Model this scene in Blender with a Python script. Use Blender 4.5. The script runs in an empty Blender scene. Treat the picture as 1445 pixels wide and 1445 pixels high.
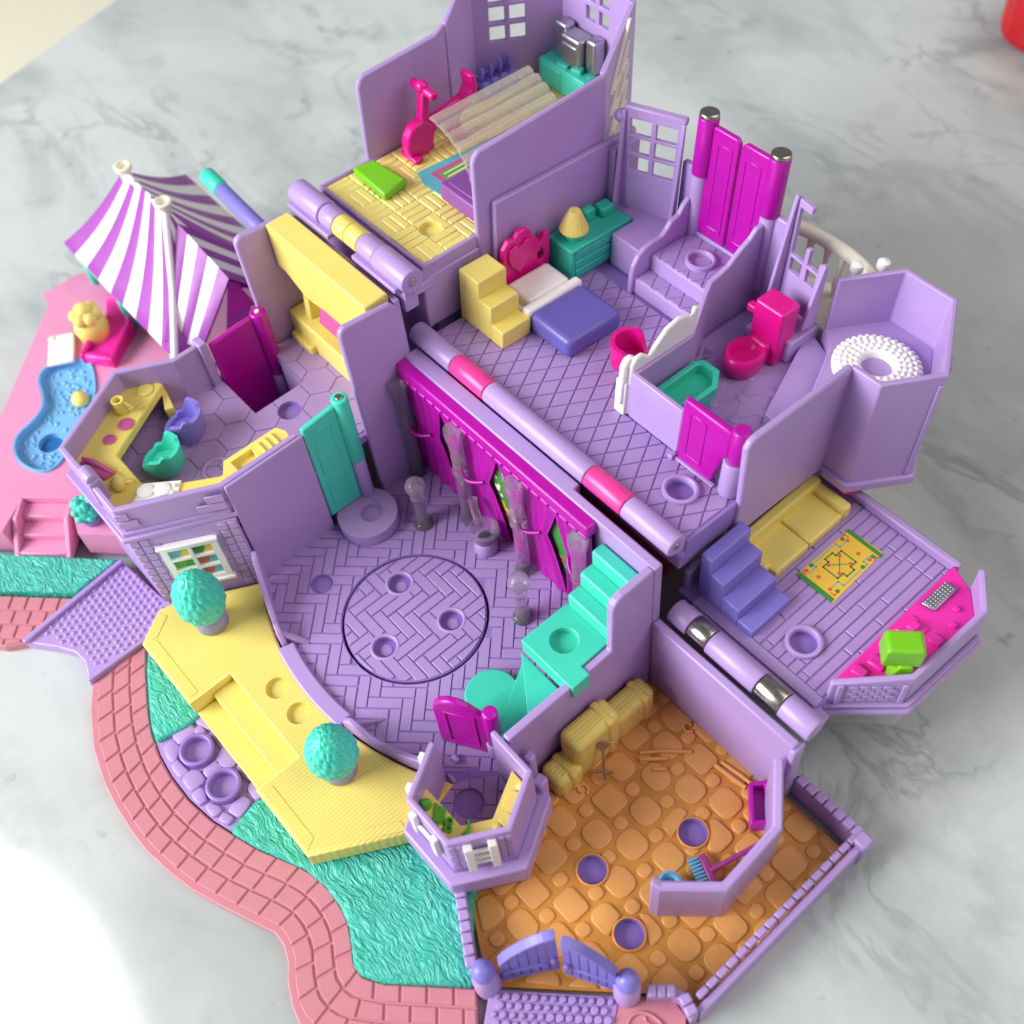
import bpy, bmesh, math, random
from mathutils import Vector, Matrix
from mathutils.geometry import tessellate_polygon
random.seed(7)
S = 0.01                      # authored in centimetres, built in metres
sc = bpy.context.scene
COL = sc.collection

# ------------------------------------------------------------------ camera
CAM = Vector((13.9095, -9.7383, 24.0)) * S
RX, RY, RZ = (0.656065, 0.750915, -0.075536), (0.587989, -0.571317, -0.572596), (-0.473126, 0.331246, -0.81635)
cd = bpy.data.cameras.new('camera')
cam = bpy.data.objects.new('camera', cd); COL.objects.link(cam)
m = Matrix((RX, [-a for a in RY], [-a for a in RZ])).transposed().to_4x4()
m.translation = CAM
cam.matrix_world = m
cd.sensor_width = 36.0
cd.lens = 1609.67 / 1445 * 36.0
cd.clip_start = 0.005; cd.clip_end = 20.0
cd.dof.use_dof = True
cd.dof.focus_distance = 0.250
cd.dof.aperture_fstop = 14.0
sc.camera = cam

# ------------------------------------------------------------------ light
w = bpy.data.worlds.new('World'); sc.world = w; w.use_nodes = True
bg = w.node_tree.nodes['Background']
bg.inputs['Color'].default_value = (0.9, 0.95, 1.0, 1); bg.inputs['Strength'].default_value = 0.19

def lamp(name, kind, loc, target, energy, size=None, color=(1, 1, 1), size_y=None):
    d = bpy.data.lights.new(name, kind); d.energy = energy; d.color = color
    o = bpy.data.objects.new(name, d); COL.objects.link(o)
    o.location = Vector(loc) * S
    o.rotation_euler = (Vector(target) - Vector(loc)).to_track_quat('-Z', 'Y').to_euler()
    if kind == 'AREA':
        d.shape = 'RECTANGLE'; d.size = size * S; d.size_y = (size_y or size) * S
    return o
lamp('window_light', 'AREA', (-45, -95, 62), (0, -2, 1), 24.5, 80, (0.95, 0.975, 1.0), 70)
lamp('room_fill', 'AREA', (75, 60, 105), (0, 0, 0), 9.0, 120, (1.0, 0.94, 0.9))  # added warm fill lamp, no real fitting; lifts faces turned from the window
sp = lamp('sun_patch', 'SPOT', (-75, -70, 110), (0.4, -20.4, 0), 520.0, color=(1.0, 0.93, 0.8))
sp.data.spot_size = math.radians(5.3); sp.data.spot_blend = 0.6; sp.data.shadow_soft_size = 0.004

sc.view_settings.view_transform = 'Standard'; sc.view_settings.look = 'None'
sc.view_settings.exposure = 0.12; sc.view_settings.gamma = 1.0
sc.cycles.diffuse_bounces = 3; sc.cycles.max_bounces = 8; sc.cycles.transmission_bounces = 8; sc.cycles.transparent_max_bounces = 12
sc.cycles.caustics_reflective = False; sc.cycles.caustics_refractive = False

# ------------------------------------------------------------------ materials
def srgb(h):
    h = h.lstrip('#'); c = [int(h[i:i+2], 16) / 255 for i in (0, 2, 4)]
    return [x / 12.92 if x <= .04045 else ((x + .055) / 1.055) ** 2.4 for x in c]
MATS = {}
def newmat(name):
    m = bpy.data.materials.new(name); m.use_nodes = True
    nt = m.node_tree; b = nt.nodes['Principled BSDF']
    return m, nt, b
def nd(nt, kind, **kw):
    n = nt.nodes.new(kind)
    for k, v in kw.items():
        if k in n.inputs: n.inputs[k].default_value = v
        else: setattr(n, k, v)
    return n
def plastic(name, hexc, rough=0.38, var=0.06, bump=0.25, bscale=2600.0, spec=0.5, sss=0.0, grime=0.0, grimec='#5a3a20'):
    m, nt, b = newmat(name); L = nt.links
    c = srgb(hexc)
    tc = nd(nt, 'ShaderNodeTexCoord')
    n1 = nd(nt, 'ShaderNodeTexNoise', Scale=130.0, Detail=4.0, Roughness=0.6); L.new(tc.outputs['Object'], n1.inputs['Vector'])
    mx = nd(nt, 'ShaderNodeMix', data_type='RGBA')
    mx.inputs['A'].default_value = (*[x * (1 - var) for x in c], 1); mx.inputs['B'].default_value = (*[min(1, x * (1 + var)) for x in c], 1)
    L.new(n1.outputs['Fac'], mx.inputs['Factor'])
    out = mx.outputs['Result']
    if grime > 0:
        n3 = nd(nt, 'ShaderNodeTexNoise', Scale=75.0, Detail=6.0, Roughness=0.7); L.new(tc.outputs['Object'], n3.inputs['Vector'])
        r = nd(nt, 'ShaderNodeMapRange'); r.inputs['From Min'].default_value = .5; r.inputs['From Max'].default_value = .75; r.inputs['To Max'].default_value = grime
        L.new(n3.outputs['Fac'], r.inputs['Value'])
        g = nd(nt, 'ShaderNodeMix', data_type='RGBA'); L.new(out, g.inputs['A']); g.inputs['B'].default_value = (*srgb(grimec), 1); L.new(r.outputs['Result'], g.inputs['Factor'])
        out = g.outputs['Result']
    L.new(out, b.inputs['Base Color'])
    rr = nd(nt, 'ShaderNodeMapRange'); rr.inputs['To Min'].default_value = rough - .07; rr.inputs['To Max'].default_value = rough + .1
    n4 = nd(nt, 'ShaderNodeTexNoise', Scale=420.0, Detail=5.0); L.new(tc.outputs['Object'], n4.inputs['Vector'])
    L.new(n4.outputs['Fac'], rr.inputs['Value']); L.new(rr.outputs['Result'], b.inputs['Roughness'])
    n2 = nd(nt, 'ShaderNodeTexNoise', Scale=bscale, Detail=2.0); L.new(tc.outputs['Object'], n2.inputs['Vector'])
    bp = nd(nt, 'ShaderNodeBump', Strength=bump, Distance=0.00006); L.new(n2.outputs['Fac'], bp.inputs['Height'])
    n5 = nd(nt, 'ShaderNodeTexNoise', Scale=160.0, Detail=1.0); L.new(tc.outputs['Object'], n5.inputs['Vector'])
    bp2 = nd(nt, 'ShaderNodeBump', Strength=0.35, Distance=0.00012); L.new(n5.outputs['Fac'], bp2.inputs['Height']); L.new(bp.outputs['Normal'], bp2.inputs['Normal'])
    L.new(bp2.outputs['Normal'], b.inputs['Normal'])
    b.inputs['Specular IOR Level'].default_value = spec
    if sss:
        b.inputs['Subsurface Weight'].default_value = sss; b.inputs['Subsurface Radius'].default_value = (0.0012, 0.0009, 0.0008); b.inputs['Subsurface Scale'].default_value = 1.0
    MATS[name] = m
    return m
plastic('lavender', '#b395cd', 0.34, grime=0.07, grimec='#6d5c86')
plastic('lavender_floor', '#ad8fc6', 0.40, grime=0.08, grimec='#6d5c86')
plastic('lavender_dark', '#9677c0', 0.36)
plastic('periwinkle', '#8478cc', 0.36)
plastic('bed_violet', '#655aa9', 0.36)
plastic('yellow', '#ecd772', 0.38)
plastic('yellow_floor', '#f1dc83', 0.42)
plastic('crate_yellow', '#e2ca66', 0.42, grime=0.28, grimec='#7a5c20')
plastic('teal', '#45cfb4', 0.36)
plastic('teal_deep', '#36c4a7', 0.36)
plastic('grass', '#43bda6', 0.4)
plastic('magenta', '#b4089f', 0.30)
plastic('hot_pink', '#dc0d86', 0.30)
plastic('desk_pink', '#ee2fa9', 0.30)
plastic('hinge_pink', '#ef3f95', 0.30)
plastic('brick_pink', '#cd828d', 0.42, grime=0.2, grimec='#a08a86')
plastic('terrace_pink', '#e893b9', 0.42)
plastic('orange', '#e3a158', 0.38, grime=0.34, grimec='#9a6a34')
plastic('orange_ground', '#d08f3c', 0.42, grime=0.55, grimec='#8a5a1e')
plastic('white', '#f4f0ec', 0.36, var=0.02)
plastic('cream', '#eee6d2', 0.4, var=0.02)
plastic('tent_purple', '#9c41a5', 0.4)
plastic('pool_blue', '#7db9e4', 0.22)
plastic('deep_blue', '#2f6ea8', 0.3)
plastic('pot_grey', '#8a8dbc', 0.4)
plastic('lime', '#79c51c', 0.3)
plastic('red', '#c20f1e', 0.32)
plastic('roof_red', '#c9255a', 0.4)
plastic('paint_green', '#5fae2a', 0.4)
plastic('paint_pink', '#c95c96', 0.4)
plastic('sticker_yellow', '#eec145', 0.3)
plastic('sticker_green', '#3f8f3a', 0.3)
plastic('sticker_teal', '#5fb4bf', 0.3)
plastic('sticker_red', '#d8644f', 0.3)
plastic('broom_plum', '#a03a80', 0.35)
plastic('steel_blue', '#6ea7c4', 0.35)
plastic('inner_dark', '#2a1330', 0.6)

def metal(name, hexc, rough):
    m, nt, b = newmat(name); b.inputs['Base Color'].default_value = (*srgb(hexc), 1); b.inputs['Metallic'].default_value = 1; 
    tc = nd(nt, 'ShaderNodeTexCoord'); n = nd(nt, 'ShaderNodeTexNoise', Scale=900.0, Detail=4.0); nt.links.new(tc.outputs['Object'], n.inputs['Vector'])
    r = nd(nt, 'ShaderNodeMapRange'); r.inputs['To Min'].default_value = rough - .06; r.inputs['To Max'].default_value = rough + .12
    nt.links.new(n.outputs['Fac'], r.inputs['Value']); nt.links.new(r.outputs['Result'], b.inputs['Roughness']); MATS[name] = m
metal('steel', '#b9b2a6', 0.22); metal('silver_paint', '#b4b6ba', 0.36)

def clear(name, hexc, rough, body, haze):
    """moulded clear plastic: refracting skin, part see-through, a little milky"""
    m, nt, b = newmat(name); L = nt.links; c = srgb(hexc); tc = nd(nt, 'ShaderNodeTexCoord')
    b.inputs['Base Color'].default_value = (*c, 1); b.inputs['Roughness'].default_value = rough; b.inputs['Transmission Weight'].default_value = 1 - haze; b.inputs['IOR'].default_value = 1.45
    n = nd(nt, 'ShaderNodeTexNoise', Scale=420.0, Detail=3.0); L.new(tc.outputs['Object'], n.inputs['Vector'])
    bp = nd(nt, 'ShaderNodeBump', Strength=0.5, Distance=0.0003); L.new(n.outputs['Fac'], bp.inputs['Height']); L.new(bp.outputs['Normal'], b.inputs['Normal'])
    tr = nd(nt, 'ShaderNodeBsdfTransparent'); tr.inputs['Color'].default_value = (*[.35 + .65 * x for x in c], 1)
    mx = nd(nt, 'ShaderNodeMixShader'); mx.inputs['Fac'].default_value = body; L.new(tr.outputs[0], mx.inputs[1]); L.new(b.outputs[0], mx.inputs[2])
    L.new(mx.outputs[0], nt.nodes['Material Output'].inputs['Surface']); MATS[name] = m
clear('clear', '#fdf9fc', 0.03, 0.6, 0.12); clear('clear_amber', '#fffdf4', 0.06, 0.38, 0.4)

def grass_mat():
    m = MATS['grass']; nt = m.node_tree; L = nt.links; b = nt.nodes['Principled BSDF']
    tc = nd(nt, 'ShaderNodeTexCoord')
    n = nd(nt, 'ShaderNodeTexNoise', Scale=160.0, Detail=1.0); L.new(tc.outputs['Object'], n.inputs['Vector'])
    mp = nd(nt, 'ShaderNodeMapping'); mp.inputs['Scale'].default_value = (310, 1200, 300); mp.inputs['Rotation'].default_value = (0, 0, math.radians(-40))
    ad = nd(nt, 'ShaderNodeMix', data_type='VECTOR'); ad.inputs['Factor'].default_value = 0.004
    L.new(tc.outputs['Object'], ad.inputs['A']); L.new(n.outputs['Color'], ad.inputs['B'])
    L.new(ad.outputs['Result'], mp.inputs['Vector'])
    n2 = nd(nt, 'ShaderNodeTexNoise', Scale=1.0, Detail=2.0, Distortion=0.8); L.new(mp.outputs['Vector'], n2.inputs['Vector'])
    bp = nd(nt, 'ShaderNodeBump', Strength=1.0, Distance=0.0011); L.new(n2.outputs['Fac'], bp.inputs['Height'])
    L.new(bp.outputs['Normal'], b.inputs['Normal'])
grass_mat()

def wood_bump(name, src, rot):
    m = MATS[src].copy(); m.name = name; nt = m.node_tree; L = nt.links; b = nt.nodes['Principled BSDF']
    tc = nd(nt, 'ShaderNodeTexCoord'); mp = nd(nt, 'ShaderNodeMapping'); mp.inputs['Rotation'].default_value = (0, 0, math.radians(rot)); mp.inputs['Scale'].default_value = (1, 1, 1)
    L.new(tc.outputs['Object'], mp.inputs['Vector'])
    wv = nd(nt, 'ShaderNodeTexWave', Scale=380.0, Distortion=5.0, Detail=1.5); wv.inputs['Detail Scale'].default_value = .35
    L.new(mp.outputs['Vector'], wv.inputs['Vector'])
    bp = nd(nt, 'ShaderNodeBump', Strength=0.4, Distance=0.00014); L.new(wv.outputs['Fac'], bp.inputs['Height']); L.new(bp.outputs['Normal'], b.inputs['Normal'])
    MATS[name] = m
wood_bump('yellow_wood', 'yellow', 0); wood_bump('terrace_wood', 'terrace_pink', 45); wood_bump('crate_wood', 'crate_yellow', 0)

def marble_mat():
    m, nt, b = newmat('marble'); L = nt.links
    tc = nd(nt, 'ShaderNodeTexCoord')
    mp = nd(nt, 'ShaderNodeMapping'); mp.inputs['Rotation'].default_value = (0, 0, math.radians(-28)); mp.inputs['Scale'].default_value = (7, 13, 7); L.new(tc.outputs['Object'], mp.inputs['Vector'])
    n0 = nd(nt, 'ShaderNodeTexNoise', Scale=1.4, Detail=7.0, Roughness=0.6, Distortion=0.5); L.new(mp.outputs['Vector'], n0.inputs['Vector'])
    r0 = nd(nt, 'ShaderNodeValToRGB'); L.new(n0.outputs['Fac'], r0.inputs['Fac'])
    e = r0.color_ramp.elements; e[0].position = .3; e[0].color = (*srgb('#a5acaa'), 1); e[1].position = .56; e[1].color = (*srgb('#c8ccc9'), 1)
    # soft branching veins
    n1 = nd(nt, 'ShaderNodeTexNoise', Scale=0.75, Detail=8.0, Roughness=0.62, Distortion=1.4); L.new(mp.outputs['Vector'], n1.inputs['Vector'])
    s = nd(nt, 'ShaderNodeMath', operation='SUBTRACT'); L.new(n1.outputs['Fac'], s.inputs[0]); s.inputs[1].default_value = 0.5
    a = nd(nt, 'ShaderNodeMath', operation='ABSOLUTE'); L.new(s.outputs[0], a.inputs[0])
    r1 = nd(nt, 'ShaderNodeMapRange'); r1.inputs['From Min'].default_value = 0.0; r1.inputs['From Max'].default_value = 0.045; r1.inputs['To Min'].default_value = 0.5; r1.inputs['To Max'].default_value = 0.0; L.new(a.outputs[0], r1.inputs['Value'])
    n2 = nd(nt, 'ShaderNodeTexNoise', Scale=1.1, Detail=3.0); L.new(mp.outputs['Vector'], n2.inputs['Vector'])
    r2 = nd(nt, 'ShaderNodeMapRange'); r2.inputs['From Min'].default_value = 0.45; r2.inputs['From Max'].default_value = 0.7; L.new(n2.outputs['Fac'], r2.inputs['Value'])
    mu = nd(nt, 'ShaderNodeMath', operation='MULTIPLY'); L.new(r1.outputs['Result'], mu.inputs[0]); L.new(r2.outputs['Result'], mu.inputs[1])
    mx = nd(nt, 'ShaderNodeMix', data_type='RGBA'); L.new(r0.outputs['Color'], mx.inputs['A']); mx.inputs['B'].default_value = (*srgb('#7d8482'), 1); L.new(mu.outputs[0], mx.inputs['Factor'])
    # small dark specks / blotches
    n3 = nd(nt, 'ShaderNodeTexNoise', Scale=42.0, Detail=4.0, Roughness=0.55); L.new(tc.outputs['Object'], n3.inputs['Vector'])
    r3 = nd(nt, 'ShaderNodeMapRange'); r3.inputs['From Min'].default_value = 0.62; r3.inputs['From Max'].default_value = 0.78; r3.inputs['To Max'].default_value = 0.45; L.new(n3.outputs['Fac'], r3.inputs['Value'])
    mx2 = nd(nt, 'ShaderNodeMix', data_type='RGBA'); L.new(mx.outputs['Result'], mx2.inputs['A']); mx2.inputs['B'].default_value = (*srgb('#7f8682'), 1); L.new(r3.outputs['Result'], mx2.inputs['Factor'])
    # crisp hairline veins
    n6 = nd(nt, 'ShaderNodeTexNoise', Scale=2.6, Detail=9.0, Roughness=0.55, Distortion=0.9); L.new(mp.outputs['Vector'], n6.inputs['Vector'])
    s6 = nd(nt, 'ShaderNodeMath', operation='SUBTRACT'); L.new(n6.outputs['Fac'], s6.inputs[0]); s6.inputs[1].default_value = 0.53
    a6 = nd(nt, 'ShaderNodeMath', operation='ABSOLUTE'); L.new(s6.outputs[0], a6.inputs[0])
    r6 = nd(nt, 'ShaderNodeMapRange'); r6.inputs['From Max'].default_value = 0.03; r6.inputs['To Min'].default_value = 0.42; r6.inputs['To Max'].default_value = 0.0; L.new(a6.outputs[0], r6.inputs['Value'])
    n7 = nd(nt, 'ShaderNodeTexNoise', Scale=2.0, Detail=4.0); L.new(mp.outputs['Vector'], n7.inputs['Vector'])
    r7 = nd(nt, 'ShaderNodeMapRange'); r7.inputs['From Min'].default_value = 0.5; r7.inputs['From Max'].default_value = 0.62; L.new(n7.outputs['Fac'], r7.inputs['Value'])
    m7 = nd(nt, 'ShaderNodeMath', operation='MULTIPLY'); L.new(r6.outputs['Result'], m7.inputs[0]); L.new(r7.outputs['Result'], m7.inputs[1])
    mx3 = nd(nt, 'ShaderNodeMix', data_type='RGBA'); L.new(mx2.outputs['Result'], mx3.inputs['A']); mx3.inputs['B'].default_value = (*srgb('#6f7674'), 1); L.new(m7.outputs[0], mx3.inputs['Factor'])
    n8 = nd(nt, 'ShaderNodeTexNoise', Scale=110.0, Detail=3.0, Roughness=0.5); L.new(tc.outputs['Object'], n8.inputs['Vector'])
    r8 = nd(nt, 'ShaderNodeMapRange'); r8.inputs['From Min'].default_value = 0.68; r8.inputs['From Max'].default_value = 0.76; r8.inputs['To Max'].default_value = 0.6; L.new(n8.outputs['Fac'], r8.inputs['Value'])
    mx4 = nd(nt, 'ShaderNodeMix', data_type='RGBA'); L.new(mx3.outputs['Result'], mx4.inputs['A']); mx4.inputs['B'].default_value = (*srgb('#8a918e'), 1); L.new(r8.outputs['Result'], mx4.inputs['Factor'])
    L.new(mx4.outputs['Result'], b.inputs['Base Color'])
    n4 = nd(nt, 'ShaderNodeTexNoise', Scale=300.0, Detail=4.0); L.new(tc.outputs['Object'], n4.inputs['Vector'])
    r4 = nd(nt, 'ShaderNodeMapRange'); r4.inputs['To Min'].default_value = .22; r4.inputs['To Max'].default_value = .42; L.new(n4.outputs['Fac'], r4.inputs['Value']); L.new(r4.outputs['Result'], b.inputs['Roughness'])
    b.inputs['Specular IOR Level'].default_value = 0.35
    MATS['marble'] = m
marble_mat()
plastic('floor_cream', '#efe8cf', 0.7, var=0.05)
# ------------------------------------------------------------------ geometry helpers
class Frame:
    def __init__(s, O=(0, 0, 0), deg=0.0):
        a = math.radians(deg); s.O = Vector(O)
        s.M = Matrix(((1, 0, 0), (0, math.cos(a), math.sin(a)), (0, -math.sin(a), math.cos(a))))
    def m4(s, loc):
        m = s.M.to_4x4(); m.translation = (s.O + s.M @ Vector(loc)) * S; return m
W = Frame(); BED = Frame((0, 0, 5.0), 5.0); GYM = Frame((0, 0, 6.7), 3.0)
BASE = {}
def tag(o, label=None, cat=None, group=None, kind=None):
    if label: o['label'] = label
    if cat: o['category'] = cat
    if cat and not kind and 'kind' not in o: o['kind'] = 'thing'
    if group: o['group'] = group
    if kind: o['kind'] = kind
    return o
def thing(name, label, cat, loc=(0, 0, 0), fr=W, group=None, kind=None):
    o = bpy.data.objects.new(name, None); COL.objects.link(o); o.empty_display_size = 0.005
    o.matrix_world = fr.m4(loc); BASE[o.name] = Vector(loc); return tag(o, label, cat, group, kind or 'thing')
def circ(cx, cy, r, n=24, a0=0.0, a1=360.0, full=True):
    k = n if full else n + 1
    return [(cx + r * math.cos(math.radians(a0 + (a1 - a0) * i / n)), cy + r * math.sin(math.radians(a0 + (a1 - a0) * i / n))) for i in range(k)]
def area(p): return 0.5 * sum(p[i][0] * p[(i + 1) % len(p)][1] - p[(i + 1) % len(p)][0] * p[i][1] for i in range(len(p)))
def ccw(p): return list(p) if area(p) > 0 else list(p)[::-1]
def inset(p, d):
    p = ccw(p); n = len(p); out = []
    for i in range(n):
        a, b, c = Vector(p[i - 1]), Vector(p[i]), Vector(p[(i + 1) % n])
        e1, e2 = b - a, c - b
        if e1.length < 1e-6 or e2.length < 1e-6: out.append((b.x, b.y)); continue
        n1 = Vector((-e1.y, e1.x)).normalized(); n2 = Vector((-e2.y, e2.x)).normalized()
        k = n1 + n2
        if k.length < .3: k = n1
        else: k = k / max(k.dot(n1), .4)
        out.append((b.x + k.x * d, b.y + k.y * d))
    return out
def clip(sub, clp):
    out = list(sub); clp = ccw(clp)
    for i in range(len(clp)):
        a, b = clp[i], clp[(i + 1) % len(clp)]
        out = half(out, a, b)
        if len(out) < 3: return []
    return out
def half(poly, a, b, keep=1):
    f = lambda p: keep * ((b[0] - a[0]) * (p[1] - a[1]) - (b[1] - a[1]) * (p[0] - a[0]))
    res = []
    for j in range(len(poly)):
        p, q = poly[j - 1], poly[j]; fp, fq = f(p), f(q)
        if (fp >= 0) != (fq >= 0):
            t = fp / (fp - fq); res.append((p[0] + (q[0] - p[0]) * t, p[1] + (q[1] - p[1]) * t))
        if fq >= 0: res.append(q)
    return res
def subtract(poly, hole):
    rest, out = poly, []; hole = ccw(hole)
    for i in range(len(hole)):
        a, b = hole[i], hole[(i + 1) % len(hole)]
        o = half(rest, a, b, -1)
        if len(o) >= 3 and abs(area(o)) > 1e-4: out.append(o)
        rest = half(rest, a, b, 1)
        if len(rest) < 3: break
    return out
class MB:
    def __init__(s): s.v = []; s.f = []; s.mi = []; s.sm = []; s.m = 0
    def add(s, v, f, sm=False, m=None):
        k = len(s.v); s.v += [tuple(x) for x in v]
        for q in f: s.f.append([i + k for i in q]); s.mi.append(s.m if m is None else m); s.sm.append(sm)
        return s
    def box(s, x0, y0, z0, x1, y1, z1):
        v = [(x, y, z) for z in (z0, z1) for y in (y0, y1) for x in (x0, x1)]
        return s.add(v, [(0, 2, 3, 1), (4, 5, 7, 6), (0, 1, 5, 4), (2, 6, 7, 3), (0, 4, 6, 2), (1, 3, 7, 5)])
    def ext(s, poly, o, ua, ub, uc, holes=(), sm=False):
        """extrude a 2D outline (a,b) by the vector uc; holes are cut right through"""
        o, ua, ub, uc = map(Vector, (o, ua, ub, uc))
        if ua.cross(ub).dot(uc) < 0: o = o + uc; uc = -uc
        loops = [ccw(poly)] + [ccw(h)[::-1] for h in holes]
        pts = [p for l in loops for p in l]; n = len(pts)
        lo = [o + ua * a + ub * b for a, b in pts]; v = lo + [p + uc for p in lo]
        f = []; 
        if holes:
            for t in tessellate_polygon([[Vector((a, b, 0)) for a, b in l] for l in loops]):
                a = [pts[i] for i in t]
                t = tuple(t) if area(a) > 0 else tuple(t)[::-1]
                f.append(tuple(i + n for i in t)); f.append(t[::-1])
        else:
            f.append(tuple(range(n, 2 * n))); f.append(tuple(range(n))[::-1])
        s.add(v, f); k = len(s.v) - 2 * n; q = 0; g = []
        for l in loops:
            for i in range(len(l)):
                a, b = q + i, q + (i + 1) % len(l); g.append((a, b, b + n, a + n))
            q += len(l)
        for x in g: s.f.append([i + k for i in x]); s.mi.append(s.m); s.sm.append(sm)
        return s
    def prism(s, poly, z0, z1, holes=(), sm=False):
        return s.ext(poly, (0, 0, z0), (1, 0, 0), (0, 1, 0), (0, 0, z1 - z0), holes, sm)
    def px(s, poly, x0, x1, holes=()):       # outline in (y, z)
        return s.ext(poly, (x0, 0, 0), (0, 1, 0), (0, 0, 1), (x1 - x0, 0, 0), holes)
    def py(s, poly, y0, y1, holes=()):       # outline in (x, z)
        return s.ext(poly, (0, y0, 0), (1, 0, 0), (0, 0, 1), (0, y1 - y0, 0), holes)
    def plate(s, p0, p1, poly, t, holes=()):  # upright plate from plan point p0 to p1, outline in (along, z), thickness t to the left
        d = (Vector(p1) - Vector(p0)).normalized(); n = Vector((-d.y, d.x))
        return s.ext(poly, (p0[0], p0[1], 0), (d.x, d.y, 0), (0, 0, 1), (n.x * t, n.y * t, 0), holes)
    def wall(s, path, t, z0, zt, closed=False):
        """wall of thickness t left of a plan polyline; zt is one height or a list"""
        n = len(path); P = [Vector(p) for p in path]; L = []; R = []
        for i in range(n):
            a = P[i - 1] if (i or closed) else None; c = P[(i + 1) % n] if (i < n - 1 or closed) else None
            ns = []
            if a is not None: e = P[i] - a; ns.append(Vector((-e.y, e.x)).normalized())
            if c is not None: e = c - P[i]; ns.append(Vector((-e.y, e.x)).normalized())
            k = sum(ns, Vector((0, 0)));  k = k / max(k.dot(ns[0]), .3)
            R.append(P[i]); L.append(P[i] + k * t)
        zt = zt if isinstance(zt, (list, tuple)) else [zt] * n
        v = []
        for i in range(n): v += [(*R[i], z0), (*L[i], z0), (*L[i], zt[i]), (*R[i], zt[i])]
        f = []
        for i in range(n if closed else n - 1):
            a, b = 4 * i, 4 * ((i + 1) % n)
            for j in range(4): f.append((a + j, b + j, b + (j + 1) % 4, a + (j + 1) % 4))
        if not closed: f += [(0, 1, 2, 3), (4 * n - 1, 4 * n - 2, 4 * n - 3, 4 * n - 4)]
        return s.add(v, f)
    def lathe(s, prof, cx=0, cy=0, seg=24, sx=1.0, sy=1.0, sm=True, caps=True):
        v = []; f = []; n = len(prof)
        for r, z in prof:
            for k in range(seg):
                a = 2 * math.pi * k / seg; v.append((cx + r * sx * math.cos(a), cy + r * sy * math.sin(a), z))
        for i in range(n - 1):
            for k in range(seg):
                a, b = i * seg + k, i * seg + (k + 1) % seg; f.append((a, b, b + seg, a + seg))
        if caps: f.append(tuple(range(seg))[::-1]); f.append(tuple(range((n - 1) * seg, n * seg)))
        return s.add(v, f, sm)
    def cyl(s, p0, p1, r0, r1=None, seg=18, sm=True):
        r1 = r0 if r1 is None else r1; p0, p1 = Vector(p0), Vector(p1); d = (p1 - p0).normalized()
        u = d.orthogonal().normalized(); w_ = d.cross(u); v = []
        for p, r in ((p0, r0), (p1, r1)):
            for k in range(seg): a = 2 * math.pi * k / seg; v.append(p + u * r * math.cos(a) + w_ * r * math.sin(a))
        f = [(k, (k + 1) % seg, (k + 1) % seg + seg, k + seg) for k in range(seg)]
        s.add(v, f, sm); return s.caps(seg)
    def caps(s, seg):
        k = len(s.v) - 2 * seg
        s.f.append([k + i for i in range(seg)][::-1]); s.f.append([k + seg + i for i in range(seg)]); s.mi += [s.m] * 2; s.sm += [False] * 2; return s
    def tube(s, path, r, seg=10):
        P = [Vector(p) for p in path]; n = len(P); v = []; u = None
        rr = r if isinstance(r, (list, tuple)) else [r] * n
        for i in range(n):
            d = (P[min(i + 1, n - 1)] - P[max(i - 1, 0)]).normalized()
            u = d.orthogonal().normalized() if u is None else (u - d * u.dot(d)).normalized()
            w_ = d.cross(u)
            for k in range(seg): a = 2 * math.pi * k / seg; v.append(P[i] + (u * math.cos(a) + w_ * math.sin(a)) * rr[i])
        f = [(i * seg + k, i * seg + (k + 1) % seg, (i + 1) * seg + (k + 1) % seg, (i + 1) * seg + k) for i in range(n - 1) for k in range(seg)]
        f += [tuple(range(seg))[::-1], tuple(range((n - 1) * seg, n * seg))]
        return s.add(v, f, True)
    def ball(s, c, rx, ry=None, rz=None, seg=16, rings=9):
        ry = ry or rx; rz = rz or rx; v = [(c[0], c[1], c[2] - rz)]; f = []
        for i in range(1, rings):
            t = -math.pi / 2 + math.pi * i / rings
            for k in range(seg): a = 2 * math.pi * k / seg; v.append((c[0] + rx * math.cos(t) * math.cos(a), c[1] + ry * math.cos(t) * math.sin(a), c[2] + rz * math.sin(t)))
        v.append((c[0], c[1], c[2] + rz)); T = len(v) - 1
        for k in range(seg):
            f.append((0, 1 + (k + 1) % seg, 1 + k)); f.append((T, T - seg + k, T - seg + (k + 1) % seg))
            for i in range(rings - 2): a = 1 + i * seg + k; b = 1 + i * seg + (k + 1) % seg; f.append((a, b, b + seg, a + seg))
        return s.add(v, f, True)
    def grid(s, fn, nu, nv, sm=True, thick=None):
        v = [fn(i / nu, j / nv) for j in range(nv + 1) for i in range(nu + 1)]
        f = [(j * (nu + 1) + i, j * (nu + 1) + i + 1, (j + 1) * (nu + 1) + i + 1, (j + 1) * (nu + 1) + i) for j in range(nv) for i in range(nu)]
        return s.add(v, f, sm)
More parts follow.
